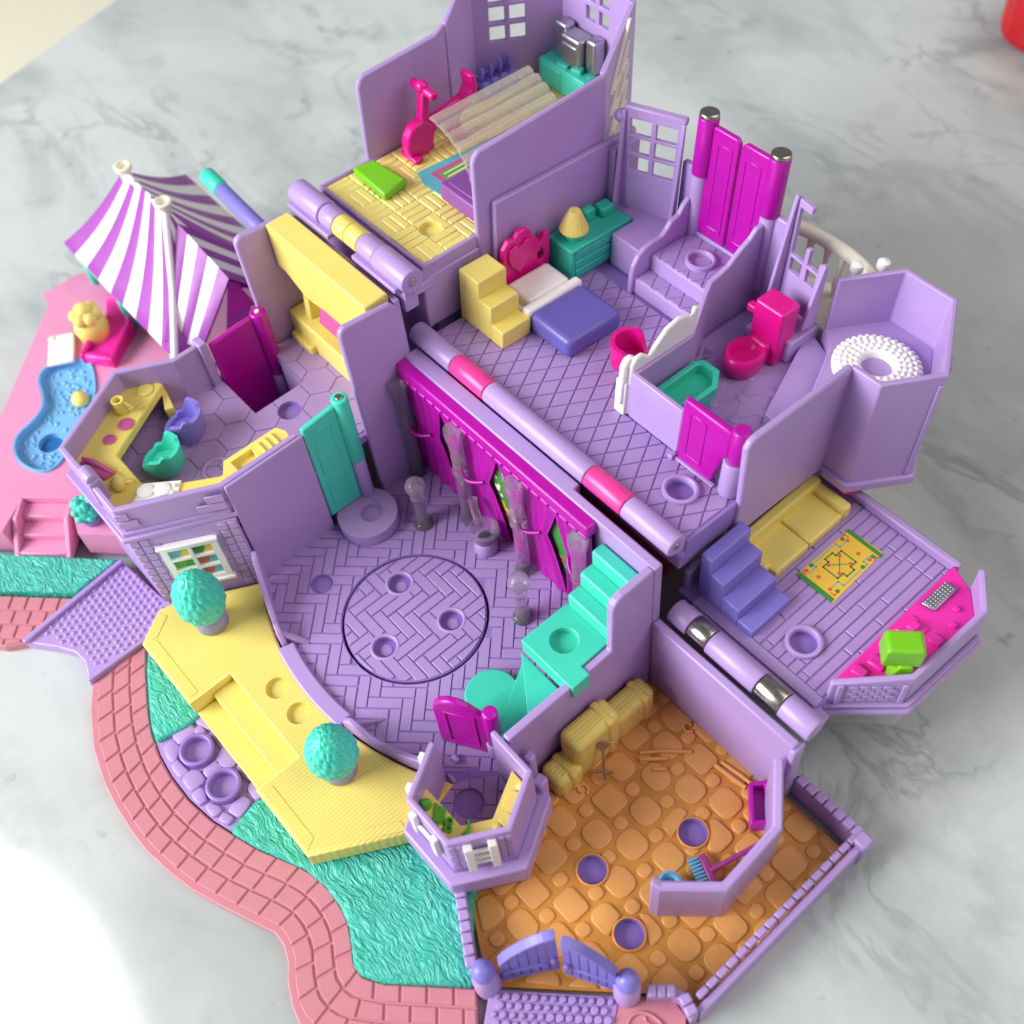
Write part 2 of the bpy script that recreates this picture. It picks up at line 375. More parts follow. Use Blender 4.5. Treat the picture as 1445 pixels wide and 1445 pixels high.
    def slab(s, poly, z0, z1, dishes=(), thru=(), cham=0.0):
        """floor slab with round recesses (cx, cy, r, depth) and outright openings"""
        hs = [circ(c[0], c[1], c[2], 28) for c in dishes] + list(thru)
        if cham:
            # rounded rim built by hand: sides, two chamfer rings, then a flat top cut for the recesses
            p0 = ccw(poly); n = len(p0); r1 = inset(p0, cham * .3); r2 = inset(p0, cham); st_ = [(p0, z0), (p0, z1 - cham), (r1, z1 - cham * .3), (r2, z1)]
            v = [(x, y, z) for q, z in st_ for x, y in q]
            s.add(v, [(i, (i + 1) % n, n + (i + 1) % n, n + i) for i in range(n)] + [tuple(range(n))[::-1]])
            s.add(v, [(a * n + i, a * n + (i + 1) % n, (a + 1) * n + (i + 1) % n, (a + 1) * n + i) for a in (1, 2) for i in range(n)], True)
            loops = [r2] + [ccw(h)[::-1] for h in hs]; pts = [p for l in loops for p in l]
            if hs:
                tri = []
                for t in tessellate_polygon([[Vector((a, b, 0)) for a, b in l] for l in loops]):
                    tri.append(tuple(t) if area([pts[i] for i in t]) > 0 else tuple(t)[::-1])
            else: tri = [tuple(range(n))]
            s.add([(x, y, z1) for x, y in pts], tri)
            for (h, dz) in [(circ(c[0], c[1], c[2], 28), c[3]) for c in dishes] + [(h, z1 - z0) for h in thru]:
                k = len(h); h = ccw(h); s.add([(x, y, z1) for x, y in h] + [(x, y, z1 - dz) for x, y in h], [(i, k + i, k + (i + 1) % k, (i + 1) % k) for i in range(k)])
        else: s.prism(poly, z0, z1, hs)
        for cx, cy, r, d in dishes:
            ring = circ(cx, cy, r, 28); zb = z1 - d
            s.add([(x, y, zb) for x, y in ring], [tuple(range(28))])
        return s
def build(name, mb, mat, parent=None, bevel=0.03, seg=2, label=None, base=None, fr=None, kind=None, solid=None):
    root = parent
    while root is not None and root.parent is not None: root = root.parent
    b = BASE[root.name] if root is not None else Vector(base or (0, 0, 0))
    bm = bmesh.new()
    vs = [bm.verts.new(Vector(p) - b) for p in mb.v]
    for q, mi, sm in zip(mb.f, mb.mi, mb.sm):
        try: fc = bm.faces.new([vs[i] for i in q])
        except ValueError: continue
        fc.material_index = mi; fc.smooth = sm
    bmesh.ops.recalc_face_normals(bm, faces=bm.faces) if solid else None
    bm.normal_update()
    if bevel:
        ed = [e for e in bm.edges if len(e.link_faces) == 2 and e.calc_face_angle(0) > 0.62]
        if ed:
            r = bmesh.ops.bevel(bm, geom=ed, offset=bevel, segments=seg, affect='EDGES', profile=0.5, clamp_overlap=True, material=-1)
            for fc in r['faces']: fc.smooth = True
    for e in bm.edges:
        if len(e.link_faces) == 2 and (e.calc_face_angle(0) > .9 or not (e.link_faces[0].smooth and e.link_faces[1].smooth)): e.smooth = False
    for v in bm.verts: v.co *= S
    me = bpy.data.meshes.new(name); bm.to_mesh(me); bm.free()
    for k in (mat if isinstance(mat, (list, tuple)) else [mat]): me.materials.append(MATS[k])
    o = bpy.data.objects.new(name, me); COL.objects.link(o)
    if parent is not None: o.parent = parent
    else:
        o.matrix_world = (fr or W).m4(b); BASE[o.name] = b
    if label: o['label'] = label
    if kind: o['kind'] = kind
    return o
def tiles(parent, name, mat, polys, region, z0, z1, gap=0.03, bev=0.012, holes=(), minarea=0.01):
    """separate raised pieces, each clipped to the region and cut round the holes"""
    n = 0
    for p in polys:
        c = clip(region, inset(p, gap / 2)) if region else inset(p, gap / 2)
        c = [q for i, q in enumerate(c) if math.dist(q, c[i - 1]) > 1e-4]
        if len(c) < 3 or abs(area(c)) < minarea: continue
        hit = None; pcs = [ccw(c)]
        for h in holes:
            bb = [min(q[0] for q in h), max(q[0] for q in h), min(q[1] for q in h), max(q[1] for q in h)]
            if max(q[0] for q in c) < bb[0] or min(q[0] for q in c) > bb[1] or max(q[1] for q in c) < bb[2] or min(q[1] for q in c) > bb[3]: continue
            hit = True; pcs = [r for q in pcs for r in subtract(q, h)]
        if not pcs or sum(abs(area(q)) for q in pcs) < minarea: continue
        mb = MB()
        for q in pcs:
            k = len(q)
            if hit or bev == 0: mb.prism(q, z0, z1)
            else:
                t = inset(q, bev)
                v = [(x, y, z0) for x, y in q] + [(x, y, z1 - bev) for x, y in q] + [(x, y, z1) for x, y in t]
                f = [(i, (i + 1) % k, k + (i + 1) % k, k + i) for i in range(k)] + [(k + i, k + (i + 1) % k, 2 * k + (i + 1) % k, 2 * k + i) for i in range(k)] + [tuple(range(2 * k, 3 * k))]
                mb.add(v, f)
        build(name, mb, mat, parent, bevel=0); n += 1
    return n
def herring(w_, x0, y0, x1, y1, ang=0.0, c=(0, 0), off=(0, 0)):
    out = []; ca, sa = math.cos(math.radians(ang)), math.sin(math.radians(ang)); R_ = int(1.5 * max(x1 - x0, y1 - y0) / w_) + 3
    def tr(p): x, y = p[0] * w_ + off[0], p[1] * w_ + off[1]; return (c[0] + x * ca - y * sa, c[1] + x * sa + y * ca)
    for i in range(-R_, R_):
        for j in range(-R_, R_):
            if (i - j) % 6 == 0: q = [(i, j), (i + 3, j), (i + 3, j + 1), (i, j + 1)]
            elif (i - j) % 6 == 5: q = [(i, j), (i + 1, j), (i + 1, j + 3), (i, j + 3)]
            else: continue
            q = [tr(p) for p in q]; mx = sum(p[0] for p in q) / 4; my = sum(p[1] for p in q) / 4
            if x0 - 1 < mx < x1 + 1 and y0 - 1 < my < y1 + 1: out.append(q)
    return out
def ring(cx, cy, r, rw, z0, z1, seg=30):
    return MB().lathe([(r, z0), (r + rw, z0), (r + rw, z1 - .02), (r + rw * .6, z1), (r + rw * .3, z1), (r, z1 - .03), (r, z0)], cx, cy, seg, caps=False)
def thin(p, d):
    out = []
    for q in p:
        if not out or math.dist(q, out[-1]) > d: out.append(q)
    if len(out) > 3 and math.dist(out[0], out[-1]) < d: out.pop()
    return out
def stones_from(parent, name, mat, polys, region, z0, z1, holes=(), zj=0.0, minarea=.03):
    """rounded raised stones cut to the region and round the holes"""
    for p in polys:
        c = clip(region, p); c = [q for i, q in enumerate(c) if math.dist(q, c[i - 1]) > 1e-3]
        if len(c) < 3 or area(ccw(c)) < minarea: continue
        cx, cy = sum(q[0] for q in c) / len(c), sum(q[1] for q in c) / len(c)
        if any(math.dist((cx, cy), h[:2]) < h[2] for h in holes): continue
        for h in holes:      # keep clear of a peg hole: trim along the tangent facing the stone
            d = Vector((cx - h[0], cy - h[1]))
            if d.length < h[2] + .6:
                d.normalize(); q = Vector(h[:2]) + d * (h[2] + .02); c = half(c, (q.x, q.y), (q.x + d.y, q.y - d.x), 1) if c else c
        c = thin(c, .045)
        if len(c) < 3 or area(ccw(c)) < minarea or area(ccw(c)) / sum(math.dist(q, c[i - 1]) for i, q in enumerate(c)) ** 2 < .042: continue
        pcs, cut = [ccw(c)], False
        z = z1 + random.uniform(-zj, zj); mb = MB()
        for q in pcs:
            q = [a for i, a in enumerate(q) if math.dist(a, q[i - 1]) > 1e-3]; k = len(q)
            if k < 3 or area(ccw(q)) < .004: continue
            if cut: mb.prism(q, z0, z); continue
            r0, r1, r2 = inset(q, .006), inset(q, .018), inset(q, .038); hh = z - z0
            v = [(x, y, z0) for x, y in q] + [(x, y, z0 + hh * .6) for x, y in r0] + [(x, y, z0 + hh * .9) for x, y in r1] + [(x, y, z) for x, y in r2]
            mb.add(v, [(a * k + i, a * k + (i + 1) % k, (a + 1) * k + (i + 1) % k, (a + 1) * k + i) for a in range(3) for i in range(k)] + [tuple(range(3 * k, 4 * k))], True)
        if mb.f: build(name, mb, mat, parent, bevel=0)
def quarter(x, y, r, a0, n=4): return [(x + r * math.cos(math.radians(a0 + 90 * i / n)), y + r * math.sin(math.radians(a0 + 90 * i / n))) for i in range(n + 1)]
def rrect(x0, y0, x1, y1, r, n=4):
    return quarter(x1 - r, y0 + r, r, -90, n) + quarter(x1 - r, y1 - r, r, 0, n) + quarter(x0 + r, y1 - r, r, 90, n) + quarter(x0 + r, y0 + r, r, 180, n)
# ------------------------------------------------------------------ table, floor, red case
t = build('marble_table', MB().prism([(3.6, -116), (90, -116), (90, 114), (-59.7, 114)], -3.0, 0.0), 'marble', bevel=0.25, seg=3)
tag(t, 'white marble table top with soft grey veins under the toy', 'table', kind='structure')
fl = build('floor', MB().box(-400, -300, -22, 300, 400, -20), 'floor_cream', bevel=0); tag(fl, 'cream floor beyond the edge of the marble table', 'floor', kind='structure')
rc = build('red_case', MB().prism(rrect(-3.7, 24.7, 8, 34, 1.4), 0.0, 2.2), 'red', base=(2, 29, 0), bevel=0.5, seg=4)
tag(rc, 'glossy red rounded case beyond the dolls house on the marble', 'case')

# ------------------------------------------------------------------ garden base: paths, lawns, pebbles
gb = thing('brick_path_garden', 'salmon brick path with teal lawns and purple cobbles curving round the front', 'toy base', (2, -10, 0))
P_OUT = [(-3.05, -10.58), (-2.51, -10.94), (-1.60, -11.37), (-0.67, -11.61), (0.00, -11.69), (0.70, -11.72), (1.33, -11.70), (2.09, -11.57), (2.76, -11.40), (3.42, -11.14), (4.09, -10.85), (4.69, -10.58), (5.01, -10.58), (5.36, -10.70), (5.68, -10.93), (6.11, -11.12), (6.47, -11.2), (6.95, -11.1), (7.45, -10.75), (8.0, -10.2), (9.3, -8.95)]
P_IN = [(-3.14, -9.02), (-2.38, -9.47), (-1.53, -9.91), (-1.03, -10.13), (-0.35, -10.33), (0.27, -10.40), (1.02, -10.39), (1.79, -10.26), (2.42, -10.05), (3.04, -9.84), (3.55, -9.58), (4.07, -9.33), (4.65, -9.20), (5.21, -9.22), (5.67, -9.33), (6.09, -9.57), (6.35, -9.72), (6.6, -9.75), (7.00, -9.51), (8.33, -8.17)]
def resample(p, n):
    L = [0]
    for i in range(1, len(p)): L.append(L[-1] + math.dist(p[i], p[i - 1]))
    out = []
    for k in range(n + 1):
        t_ = L[-1] * k / n; i = max(j for j in range(len(L)) if L[j] <= t_ + 1e-9); i = min(i, len(p) - 2)
        u = (t_ - L[i]) / max(L[i + 1] - L[i], 1e-9); out.append((p[i][0] + (p[i + 1][0] - p[i][0]) * u, p[i][1] + (p[i + 1][1] - p[i][1]) * u))
    return out
# pair outer points to inner points at common parameter stations so rows do not shear
KO = [0, 0.02, .07, .5, .62, .72, 1.0]; 
NS = 240
def arc(p):
    L = [0]
    for i in range(1, len(p)): L.append(L[-1] + math.dist(p[i], p[i - 1]))
    return L
def at_len(p, L, t_):
    for i in range(1, len(p)):
        if t_ <= L[i] or i == len(p) - 1:
            u = (t_ - L[i - 1]) / max(L[i] - L[i - 1], 1e-9); return (p[i - 1][0] + (p[i][0] - p[i - 1][0]) * u, p[i - 1][1] + (p[i][1] - p[i - 1][1]) * u)
LO, LI = arc(P_OUT), arc(P_IN)
# stations (outer index, inner index) that face each other across the path
ST = [(0, 0), (2, 2), (4, 4), (6, 6), (8, 8), (10, 10.4), (11.4, 12.2), (13, 14), (14, 15), (15.5, 16), (17.5, 17), (18.6, 17.6), (20, 19)]
def idx(L, i): k = int(i); return L[k] + (L[min(k + 1, len(L) - 1)] - L[k]) * (i - k)
def pair(t_):
    t_ = max(0, min(1, t_)); k = t_ * (len(ST) - 1); i = min(int(k), len(ST) - 2); u = k - i
    a = idx(LO, ST[i][0]) * (1 - u) + idx(LO, ST[i + 1][0]) * u; b = idx(LI, ST[i][1]) * (1 - u) + idx(LI, ST[i + 1][1]) * u
    return at_len(P_OUT, LO, a), at_len(P_IN, LI, b)
def across(t_, s_): o, i = pair(t_); return (o[0] + (i[0] - o[0]) * s_, o[1] + (i[1] - o[1]) * s_)
pth = build('path', MB().prism([pair(k / 120)[0] for k in range(121)] + [pair(k / 120)[1] for k in range(121)][::-1], 0, .275), 'brick_pink', gb, bevel=0.03)
rows = [(.10, .40), (.40, .70), (.70, 1.0)]
for ri, (s0, s1) in enumerate(rows):
    mid = [across(k / 400, (s0 + s1) / 2) for k in range(401)]; L = arc(mid); tot = L[-1]; n = int(tot / .52)
    def t_of(l):
        for k in range(1, 401):
            if L[k] >= l: return (k - 1 + (l - L[k - 1]) / max(L[k] - L[k - 1], 1e-9)) / 400
        return 1.0
    polys = []
    for b_ in range(-1, n + 1):
        l0 = (b_ + (.5 if ri % 2 else .15)) * tot / n; l1 = l0 + tot / n
        if l1 <= .1 or l0 >= tot - .05: continue
        t0, t1 = t_of(max(l0, 0)), t_of(min(l1, tot)); tm = (t0 + t1) / 2
        polys.append([across(t0, s0), across(tm, s0), across(t1, s0), across(t1, s1), across(tm, s1), across(t0, s1)])
    tiles(pth, 'brick', 'brick_pink', polys, None, .25, .315, gap=.05, bev=.02)
# short left arm of the path
LA = [(-9.2, -13.3), (-5.60, -11.78), (-5.22, -11.24), (-5.46, -9.68), (-6.93, -11.10), (-8.6, -12.7)]
la = build('path', MB().prism([(-8.6, -14.2), (-5.5, -11.7), (-5.22, -11.24), (-5.46, -9.68), (-9.0, -13.1)], 0, .275), 'brick_pink', gb)
u_ = Vector((1, .97)).normalized(); n_ = Vector((u_.y, -u_.x)); polys = []
for r_ in range(5):
    for k in range(-12, 4):
        o = Vector((-5.46, -9.68)) + n_ * (r_ * .40) + u_ * (k * .42 + (.21 if r_ % 2 else 0))
        polys.append([tuple(o), tuple(o + n_ * .40), tuple(o + n_ * .40 + u_ * .42), tuple(o + u_ * .42)])
tiles(la, 'brick', 'brick_pink', polys, [(-8.4, -13.9), (-5.5, -11.66), (-5.26, -11.2), (-5.5, -9.74), (-8.9, -12.95)], .25, .315, gap=.05, bev=.02, minarea=.03)
# purple pebbled ramp
pl = build('pebble_ramp', MB().prism([(-5.62, -8.3), (-5.25, -11.28), (-4.52, -10.72), (-4.1, -10.47), (-3.7, -10.42), (-3.07, -10.62), (-3.07, -9.05), (-3.2, -8.0)], 0, .33), 'lavender', gb)
pl2 = MB().wall([(-5.62, -8.3), (-5.25, -11.28)], .14, .3, .45).wall([(-3.07, -10.6), (-3.07, -9.0)], .12, .3, .45)
build('kerb', pl2, 'lavender', pl, bevel=.03)
bumps = MB(); reg = [(-5.45, -8.3), (-5.2, -10.9), (-4.5, -10.55), (-3.8, -10.25), (-3.3, -10.4), (-3.22, -8.1)]
def inside(p, poly):
    c = False
    for i in range(len(poly)):
        a, b = poly[i - 1], poly[i]
        if (a[1] > p[1]) != (b[1] > p[1]) and p[0] < (b[0] - a[0]) * (p[1] - a[1]) / (b[1] - a[1]) + a[0]: c = not c
    return c
for i in range(14):
    for j in range(18):
        p = (-5.5 + i * .185 + (.09 if j % 2 else 0) + random.uniform(-.02, .02), -10.9 + j * .165)
        if inside(p, reg): bumps.ball((p[0], p[1], .325), .068, .068, .05, 8, 4)
build('pebbles', bumps, 'lavender', pl, bevel=0, kind='stuff')
# lawns
def lawn(poly, z1, n=2):
    return build('lawn', MB().prism(poly, 0, z1), 'grass', gb, bevel=0.09, seg=3)
lawn([(-2.95, -9.05), (-2.38, -9.43), (-1.53, -9.87), (-1.03, -10.1), (-.62, -10.22), (-.45, -9.5), (-.5, -8.6), (-2.6, -8.6)], .45)
lawn([(2.3, -10.1), (3.0, -9.86), (3.55, -9.6), (4.07, -9.36), (4.65, -9.24), (5.21, -9.25), (5.67, -9.36), (6.05, -9.57), (6.35, -9.74), (6.6, -9.76), (7.0, -9.52), (8.3, -8.2), (6.95, -7.1), (6.8, -6.6), (2.4, -8.6), (2.1, -9.3)], .42)
lawn([(-10.5, -12.8), (-5.62, -8.3), (-5.5, -9.62), (-10.2, -14.2)], .45)
# cobbled patch under the steps
cp = build('cobble_patch', MB().prism([(-.62, -8.7), (-.55, -9.5), (-.72, -10.2), (-.35, -10.3), (.27, -10.37), (1.02, -10.36), (1.79, -10.23), (2.35, -10.05), (2.1, -9.3), (2.3, -8.7)], 0, .28), 'lavender', gb, bevel=0)
hl = [(.22, -9.62, .30), (1.35, -9.62, .30)]
def smooth_(p): return p
random.seed(21); pol = []
for x, y, a, b, ang in ((-.32, -9.0, .3, .24, 20), (-.38, -9.62, .22, .26, 0), (-.2, -10.05, .26, .2, 10), (.28, -10.12, .24, .17, 0), (.25, -9.02, .28, .2, 0), (.78, -9.15, .26, .3, 30), (.72, -10.05, .24, .22, 0), (.8, -9.6, .15, .22, 0), (1.15, -10.15, .2, .16, 0), (.85, -8.75, .2, .14, 0), (1.35, -9.02, .26, .2, 10), (1.9, -9.08, .24, .22, 0), (1.95, -9.62, .2, .24, 20), (1.6, -10.08, .2, .14, 0), (1.98, -10.0, .16, .12, 20), (-.2, -9.32, .14, .12, 0)):
    q = smooth_(rrect(-a, -b, a, b, min(a, b) * .6)); ca, sa = math.cos(math.radians(ang)), math.sin(math.radians(ang))
    pol.append([(x + u * ca - v_ * sa, y + u * sa + v_ * ca) for u, v_ in q])
stones_from(cp, 'cobble', 'lavender', pol, [(-.6, -8.75), (-.5, -9.5), (-.62, -10.15), (.27, -10.33), (1.02, -10.33), (1.79, -10.2), (2.3, -10.0), (2.1, -8.75)], .27, .37, holes=[(*h[:2], h[2] + .1) for h in hl])
for x, y, r in hl:
    build('peg_ring', ring(x, y, r, .10, .27, .52), 'lavender_dark', cp, bevel=0)
# pebble mat and swirl plaque by the gate
mt = build('pebble_mat', MB().prism([(8.52, -8.0), (10.32, -6.2), (11.0, -7.2), (9.3, -8.95)], 0, .3), 'lavender', gb, bevel=0.02)
d1, d2 = Vector((1.8, 1.8)).normalized(), Vector((.72, -.95)).normalized()
knobs = MB()
for i in range(14):
    for j in range(7):
        p = Vector((8.6, -7.95)) + d1 * (.08 + i * .185 + (.09 if j % 2 else 0)) + d2 * (.1 + j * .17)
        if inside(tuple(p), [(8.57, -8.0), (10.3, -6.27), (10.93, -7.2), (9.3, -8.88)]):
            r = random.choice((.062, .075, .085)); knobs.lathe([(r, .29), (r, .35), (r * .8, .375), (.001, .378)], p.x, p.y, 10)
build('pebbles', knobs, 'lavender', mt, bevel=0, kind='stuff')
pq = build('path', MB().prism([(10.32, -6.2), (10.62, -5.85), (11.0, -5.45), (11.45, -5.5), (11.9, -6.1), (11.0, -7.2)], 0, .28), 'brick_pink', gb, bevel=.02)
sw = MB()
for r in (.42, .22): sw.tube([(11.15 + r * math.cos(a / 16 * 2 * math.pi), -6.28 + r * .8 * math.sin(a / 16 * 2 * math.pi), .3) for a in range(15)], .035, 8)
sw.tube([(10.9, -6.1, .3), (11.15, -6.2, .3), (11.3, -6.45, .3)], .03, 8)
build('swirl_emblem', sw, 'brick_pink', pq, bevel=0)

# ------------------------------------------------------------------ yellow porch
pc = thing('porch', 'yellow wood grained porch with two broad steps down to the brick path', 'porch', (.8, -8, .3))
arcp = [(1.35 + 6.95 * math.sin(math.radians(a)), -.05 - 6.95 * math.cos(math.radians(a))) for a in range(-28, 34, 4)]
dk = [(-2.05, -6.1)] + arcp[0:] + [(5.2, -6.6), (5.29, -7.25), (4.2, -9.17), (2.23, -9.17), (2.23, -8.07), (-.5, -8.05), (-.5, -9.15), (-2.63, -9.16), (-3.15, -8.4), (-3.1, -8.05)]
mb = MB().slab(dk, .55, 1.05, [(.55, -7.45, .27, .12), (1.4, -7.45, .27, .12)], cham=.05)
build('deck', mb, 'yellow_wood', pc, bevel=0)
build('deck_support', MB().prism(inset(dk, .25), .3, .56), 'lavender_dark', pc, bevel=0)
build('step', MB().box(-.5, -8.62, .4, 2.23, -8.0, .80), 'yellow', pc, bevel=.035)
build('step', MB().box(-.5, -9.12, .29, 2.23, -8.6, .56), 'yellow', pc, bevel=.035)
for c in ([(4.14, -9.1), (5.18, -7.3), (4.9, -7.28), (4.0, -8.85)], [(2.4, -9.1), (4.1, -9.1), (3.96, -8.84), (2.4, -8.84)], [(-2.6, -9.1), (-.62, -9.1), (-.62, -8.84), (-2.45, -8.84)], [(-2.64, -9.08), (-2.5, -8.82), (-2.86, -8.3), (-3.08, -8.42)]):
    build('border_plank', MB().prism(c, 1.03, 1.062), 'yellow_wood', pc, bevel=.01, seg=1)

def topiary(x, y, z, h, r, label, lean=(0, 0), loc=None):
    t = thing('potted_tree', label, 'potted tree', (x, y, z), group='teal topiary trees on the porch')
    build('pot', MB().lathe([(r * .5, z), (r * .62, z + .06), (r * .64, z + h * .22), (r * .58, z + h * .26), (r * .3, z + h * .27)], x, y, 24), 'pot_grey', t, bevel=0)
    random.seed(int(x * 10) + 50)
    mb = MB(); zc = z + h * .6; rz = h * .42
    def fn(u, v):
        th = v * math.pi; ph = u * 2 * math.pi; rr = math.sin(th) * r * (1.06 - .26 * (1 - v))
        return Vector((x + lean[0] * (1 - v) + rr * math.cos(ph), y + lean[1] * (1 - v) + rr * math.sin(ph), zc + rz * math.cos(th)))
    n = 120; ga = math.pi * (3 - math.sqrt(5)); seeds = []
    for k in range(n):
        zz = 1 - 2 * (k + .5) / n; a = k * ga; q = Vector((math.sqrt(1 - zz * zz) * math.cos(a), math.sqrt(1 - zz * zz) * math.sin(a), zz))
        q += Vector((random.uniform(-1, 1), random.uniform(-1, 1), random.uniform(-1, 1))) * .085; seeds.append(q.normalized())
    def leaf(u, v):
        v = .008 + v * .984; p = fn(u, v); th = v * math.pi; d = Vector((math.sin(th) * math.cos(u * 2 * math.pi), math.sin(th) * math.sin(u * 2 * math.pi), math.cos(th) * .72)).normalized()
        ds = sorted((d - q).length for q in seeds)[:2]; e = min(1.0, (ds[1] - ds[0]) / .085); amp = .55 if v < .25 else 1.0
        return p + Vector((p.x - x, p.y - y, (p.z - zc) * .7)).normalized() * r * (.075 * amp * (e ** .7 - 1) + .03 * (ds[0] < .06))
    mb.grid(leaf, 84, 52)
    build('crown', mb, 'teal', t, bevel=0)
    random.seed(3)
topiary(-1.92, -7.6, 1.05, 1.95, .62, 'teal tree in a grey pot on the porch below the white framed window', (-.05, .0))
topiary(3.15, -7.55, 1.05, 1.75, .60, 'teal tree in a grey pot on the porch near the little hexagonal room', (.0, .0))

# ------------------------------------------------------------------ pink pool terrace on the left
tg = thing('pool_terrace', 'pink planked terrace with steps around the blue pool', 'terrace', (-10, -7, 0))
poolp = [(-11.61, -5.54), (-10.90, -5.73), (-10.08, -6.18), (-9.52, -6.86), (-8.98, -7.6), (-8.65, -8.2), (-8.95, -8.64), (-9.62, -8.84), (-10.17, -8.73), (-10.56, -8.43), (-10.69, -7.87), (-10.94, -7.41), (-11.45, -7.20), (-11.90, -7.10), (-12.25, -6.8), (-12.2, -6.2)]
def smooth(p, n=2):
    for _ in range(n):
        q = []
        for k in range(len(p)):
            a, b = p[k], p[(k + 1) % len(p)]; q += [(a[0] * .75 + b[0] * .25, a[1] * .75 + b[1] * .25), (a[0] * .25 + b[0] * .75, a[1] * .25 + b[1] * .75)]
        p = q
    return p
poolp = ccw(smooth(poolp))
tp = [(-15.0, -5.3), (-14.45, -5.4), (-8.9, -11.1), (-7.9, -10.15), (-8.5, -9.28), (-7.62, -8.38), (-6.45, -8.75), (-5.6, -7.95), (-6.6, -4.2), (-6.6, -.2), (-11.5, -.2), (-15.0, -4.05)]
build('deck', MB().prism(tp, .3, 1.15, [poolp]), 'terrace_wood', tg, bevel=.04)
build('base', MB().prism(inset(tp, .1), 0.0, .31), 'lavender', tg, bevel=0)
ba, bb, nn = Vector((-8.48, -9.25)), Vector((-7.61, -8.37)), Vector((.72, -.70)).normalized()
for k, (zz, d) in enumerate(((.95, .0), (.72, .42), (.5, .84))):
    q = [ba + nn * d, bb + nn * d, bb + nn * (d + .44), ba + nn * (d + .44)]
    build('step', MB().prism([tuple(p) for p in q], .3, zz), 'terrace_pink', tg, bevel=.03)
for e, sgn in ((ba, -1), (bb, 1)):
    al = (bb - ba).normalized() * sgn
    q = [(0, .3), (1.35, .3), (1.35, .42), (.62, 1.12), (0, 1.16)]
    mb = MB().ext(q, (e.x, e.y, 0), (nn.x, nn.y, 0), (0, 0, 1), (al.x * .14, al.y * .14, 0)); build('step_side', mb, 'terrace_pink', tg, bevel=.03)
pool = thing('swimming_pool', 'blue kidney shaped pool with rippled water sunk in the pink terrace', 'pool', (-10.4, -7, .9))
mb = MB(); ri_ = inset(poolp, .1); n = len(poolp)
v = [(x, y, 1.13) for x, y in poolp] + [(x, y, 1.22) for x, y in inset(poolp, .03)] + [(x, y, 1.21) for x, y in inset(poolp, .08)] + [(x, y, .98) for x, y in ri_]
mb.add(v, [(a * n + i, a * n + (i + 1) % n, (a + 1) * n + (i + 1) % n, (a + 1) * n + i) for a in range(3) for i in range(n)], True)
build('rim', mb, 'pool_blue', pool, bevel=0)
build('water', MB().slab(ri_, .85, 1.0, [(-9.8, -7.84, .33, .14)]), 'pool_blue', pool, bevel=0)
rp = MB()
for i in range(300):
    p = (random.uniform(-12.1, -8.7), random.uniform(-8.7, -5.6))
    if inside(p, inset(poolp, .2)) and math.dist(p, (-9.8, -7.84)) > .42: rp.ball((p[0], p[1], .995), random.uniform(.05, .1), random.uniform(.04, .07), .06, 8, 5)
build('hole_disc', MB().lathe([(.31, .862), (.001, .864)], -9.8, -7.84, 26), 'deep_blue', pool, bevel=0)  # added deep blue disc on the bottom of the peg hole
build('ripples', rp, 'pool_blue', pool, bevel=0, kind='stuff')
bl = build('ball', MB().ball((-10.45, -6.5, 1.16), .27, .24, .2), 'yellow', base=(-10.45, -6.5, 1.0), bevel=0); tag(bl, 'small yellow ball floating on the blue pool', 'ball')
tw = thing('towel', 'white towel hanging at the far end of the blue pool', 'towel', (-12.5, -6, 1.15))
build('cloth', MB().ext([(0, 0), (.9, 0), (.9, 1.0), (0, 1.0)], (-12.62, -6.62, 1.18), (.62, .79, 0), (.75, -.35, -.12), (0, 0, .1)), 'white', tw, bevel=.04) if False else build('cloth', MB().prism([(-13.1, -6.02), (-12.72, -5.4), (-11.72, -5.95), (-12.1, -6.6)], 1.2, 1.32), 'white', tw, bevel=.04)
build('tag', MB().box(-13.02, -6.1, 1.3, -12.82, -5.92, 1.35), 'cream', tw, bevel=.02)
ck = thing('garden_ornament', 'chunky yellow moulded ornament beside the pink lounger', 'ornament', (-12.4, -5.35, 1.15))
mb = MB().lathe([(.3, 1.15), (.42, 1.3), (.48, 1.7), (.4, 1.95), (.3, 2.0)], -12.15, -5.0, 20); build('tub', mb, 'yellow', ck, bevel=0)
mb = MB()
for k in range(6): a = k * math.pi / 3; mb.ball((-12.15 + .27 * math.cos(a), -5.0 + .27 * math.sin(a), 2.12), .2, .2, .2, 12, 7)
mb.ball((-12.15, -5.0, 2.3), .24, .24, .2, 12, 7); build('blossom', mb, 'yellow', ck, bevel=0)
lg = thing('pool_lounger', 'hot pink reclining lounger next to the blue pool', 'lounger', (-11.7, -4.7, 1.15))
d = Vector((-.57, .82)).normalized(); nrm = Vector((-d.y, d.x))
prof = [(0, 0), (1.5, 0), (2.0, .8), (1.86, .88), (1.62, .56), (1.4, .36), (1.1, .24), (.75, .18), (.4, .2), (.2, .3), (.08, .36), (0, .3)]
o = Vector((-10.85, -5.28)); mb = MB().ext(prof, (o.x, o.y, 1.15), (d.x, d.y, 0), (0, 0, 1), (nrm.x * .75, nrm.y * .75, 0)); build('seat', mb, 'desk_pink', lg, bevel=.04)
for k in (-.14, .75):
    q = o + nrm * k; mb = MB().ext([(0, 0), (1.35, 0), (1.45, .5), (1.1, .52), (.3, .38), (0, .36)], (q.x, q.y, 1.15), (d.x, d.y, 0), (0, 0, 1), (nrm.x * .14, nrm.y * .14, 0)); build('armrest', mb, 'hot_pink', lg, bevel=.04)
bs = thing('round_bush', 'teal bush in a grey pot half hidden behind the kitchen corner', 'bush', (-6.75, -8.35, 1.15))
build('pot', MB().lathe([(.22, 1.15), (.27, 1.3), (.28, 1.4)], -6.55, -8.25, 20), 'pot_grey', bs, bevel=0)
mb = MB()
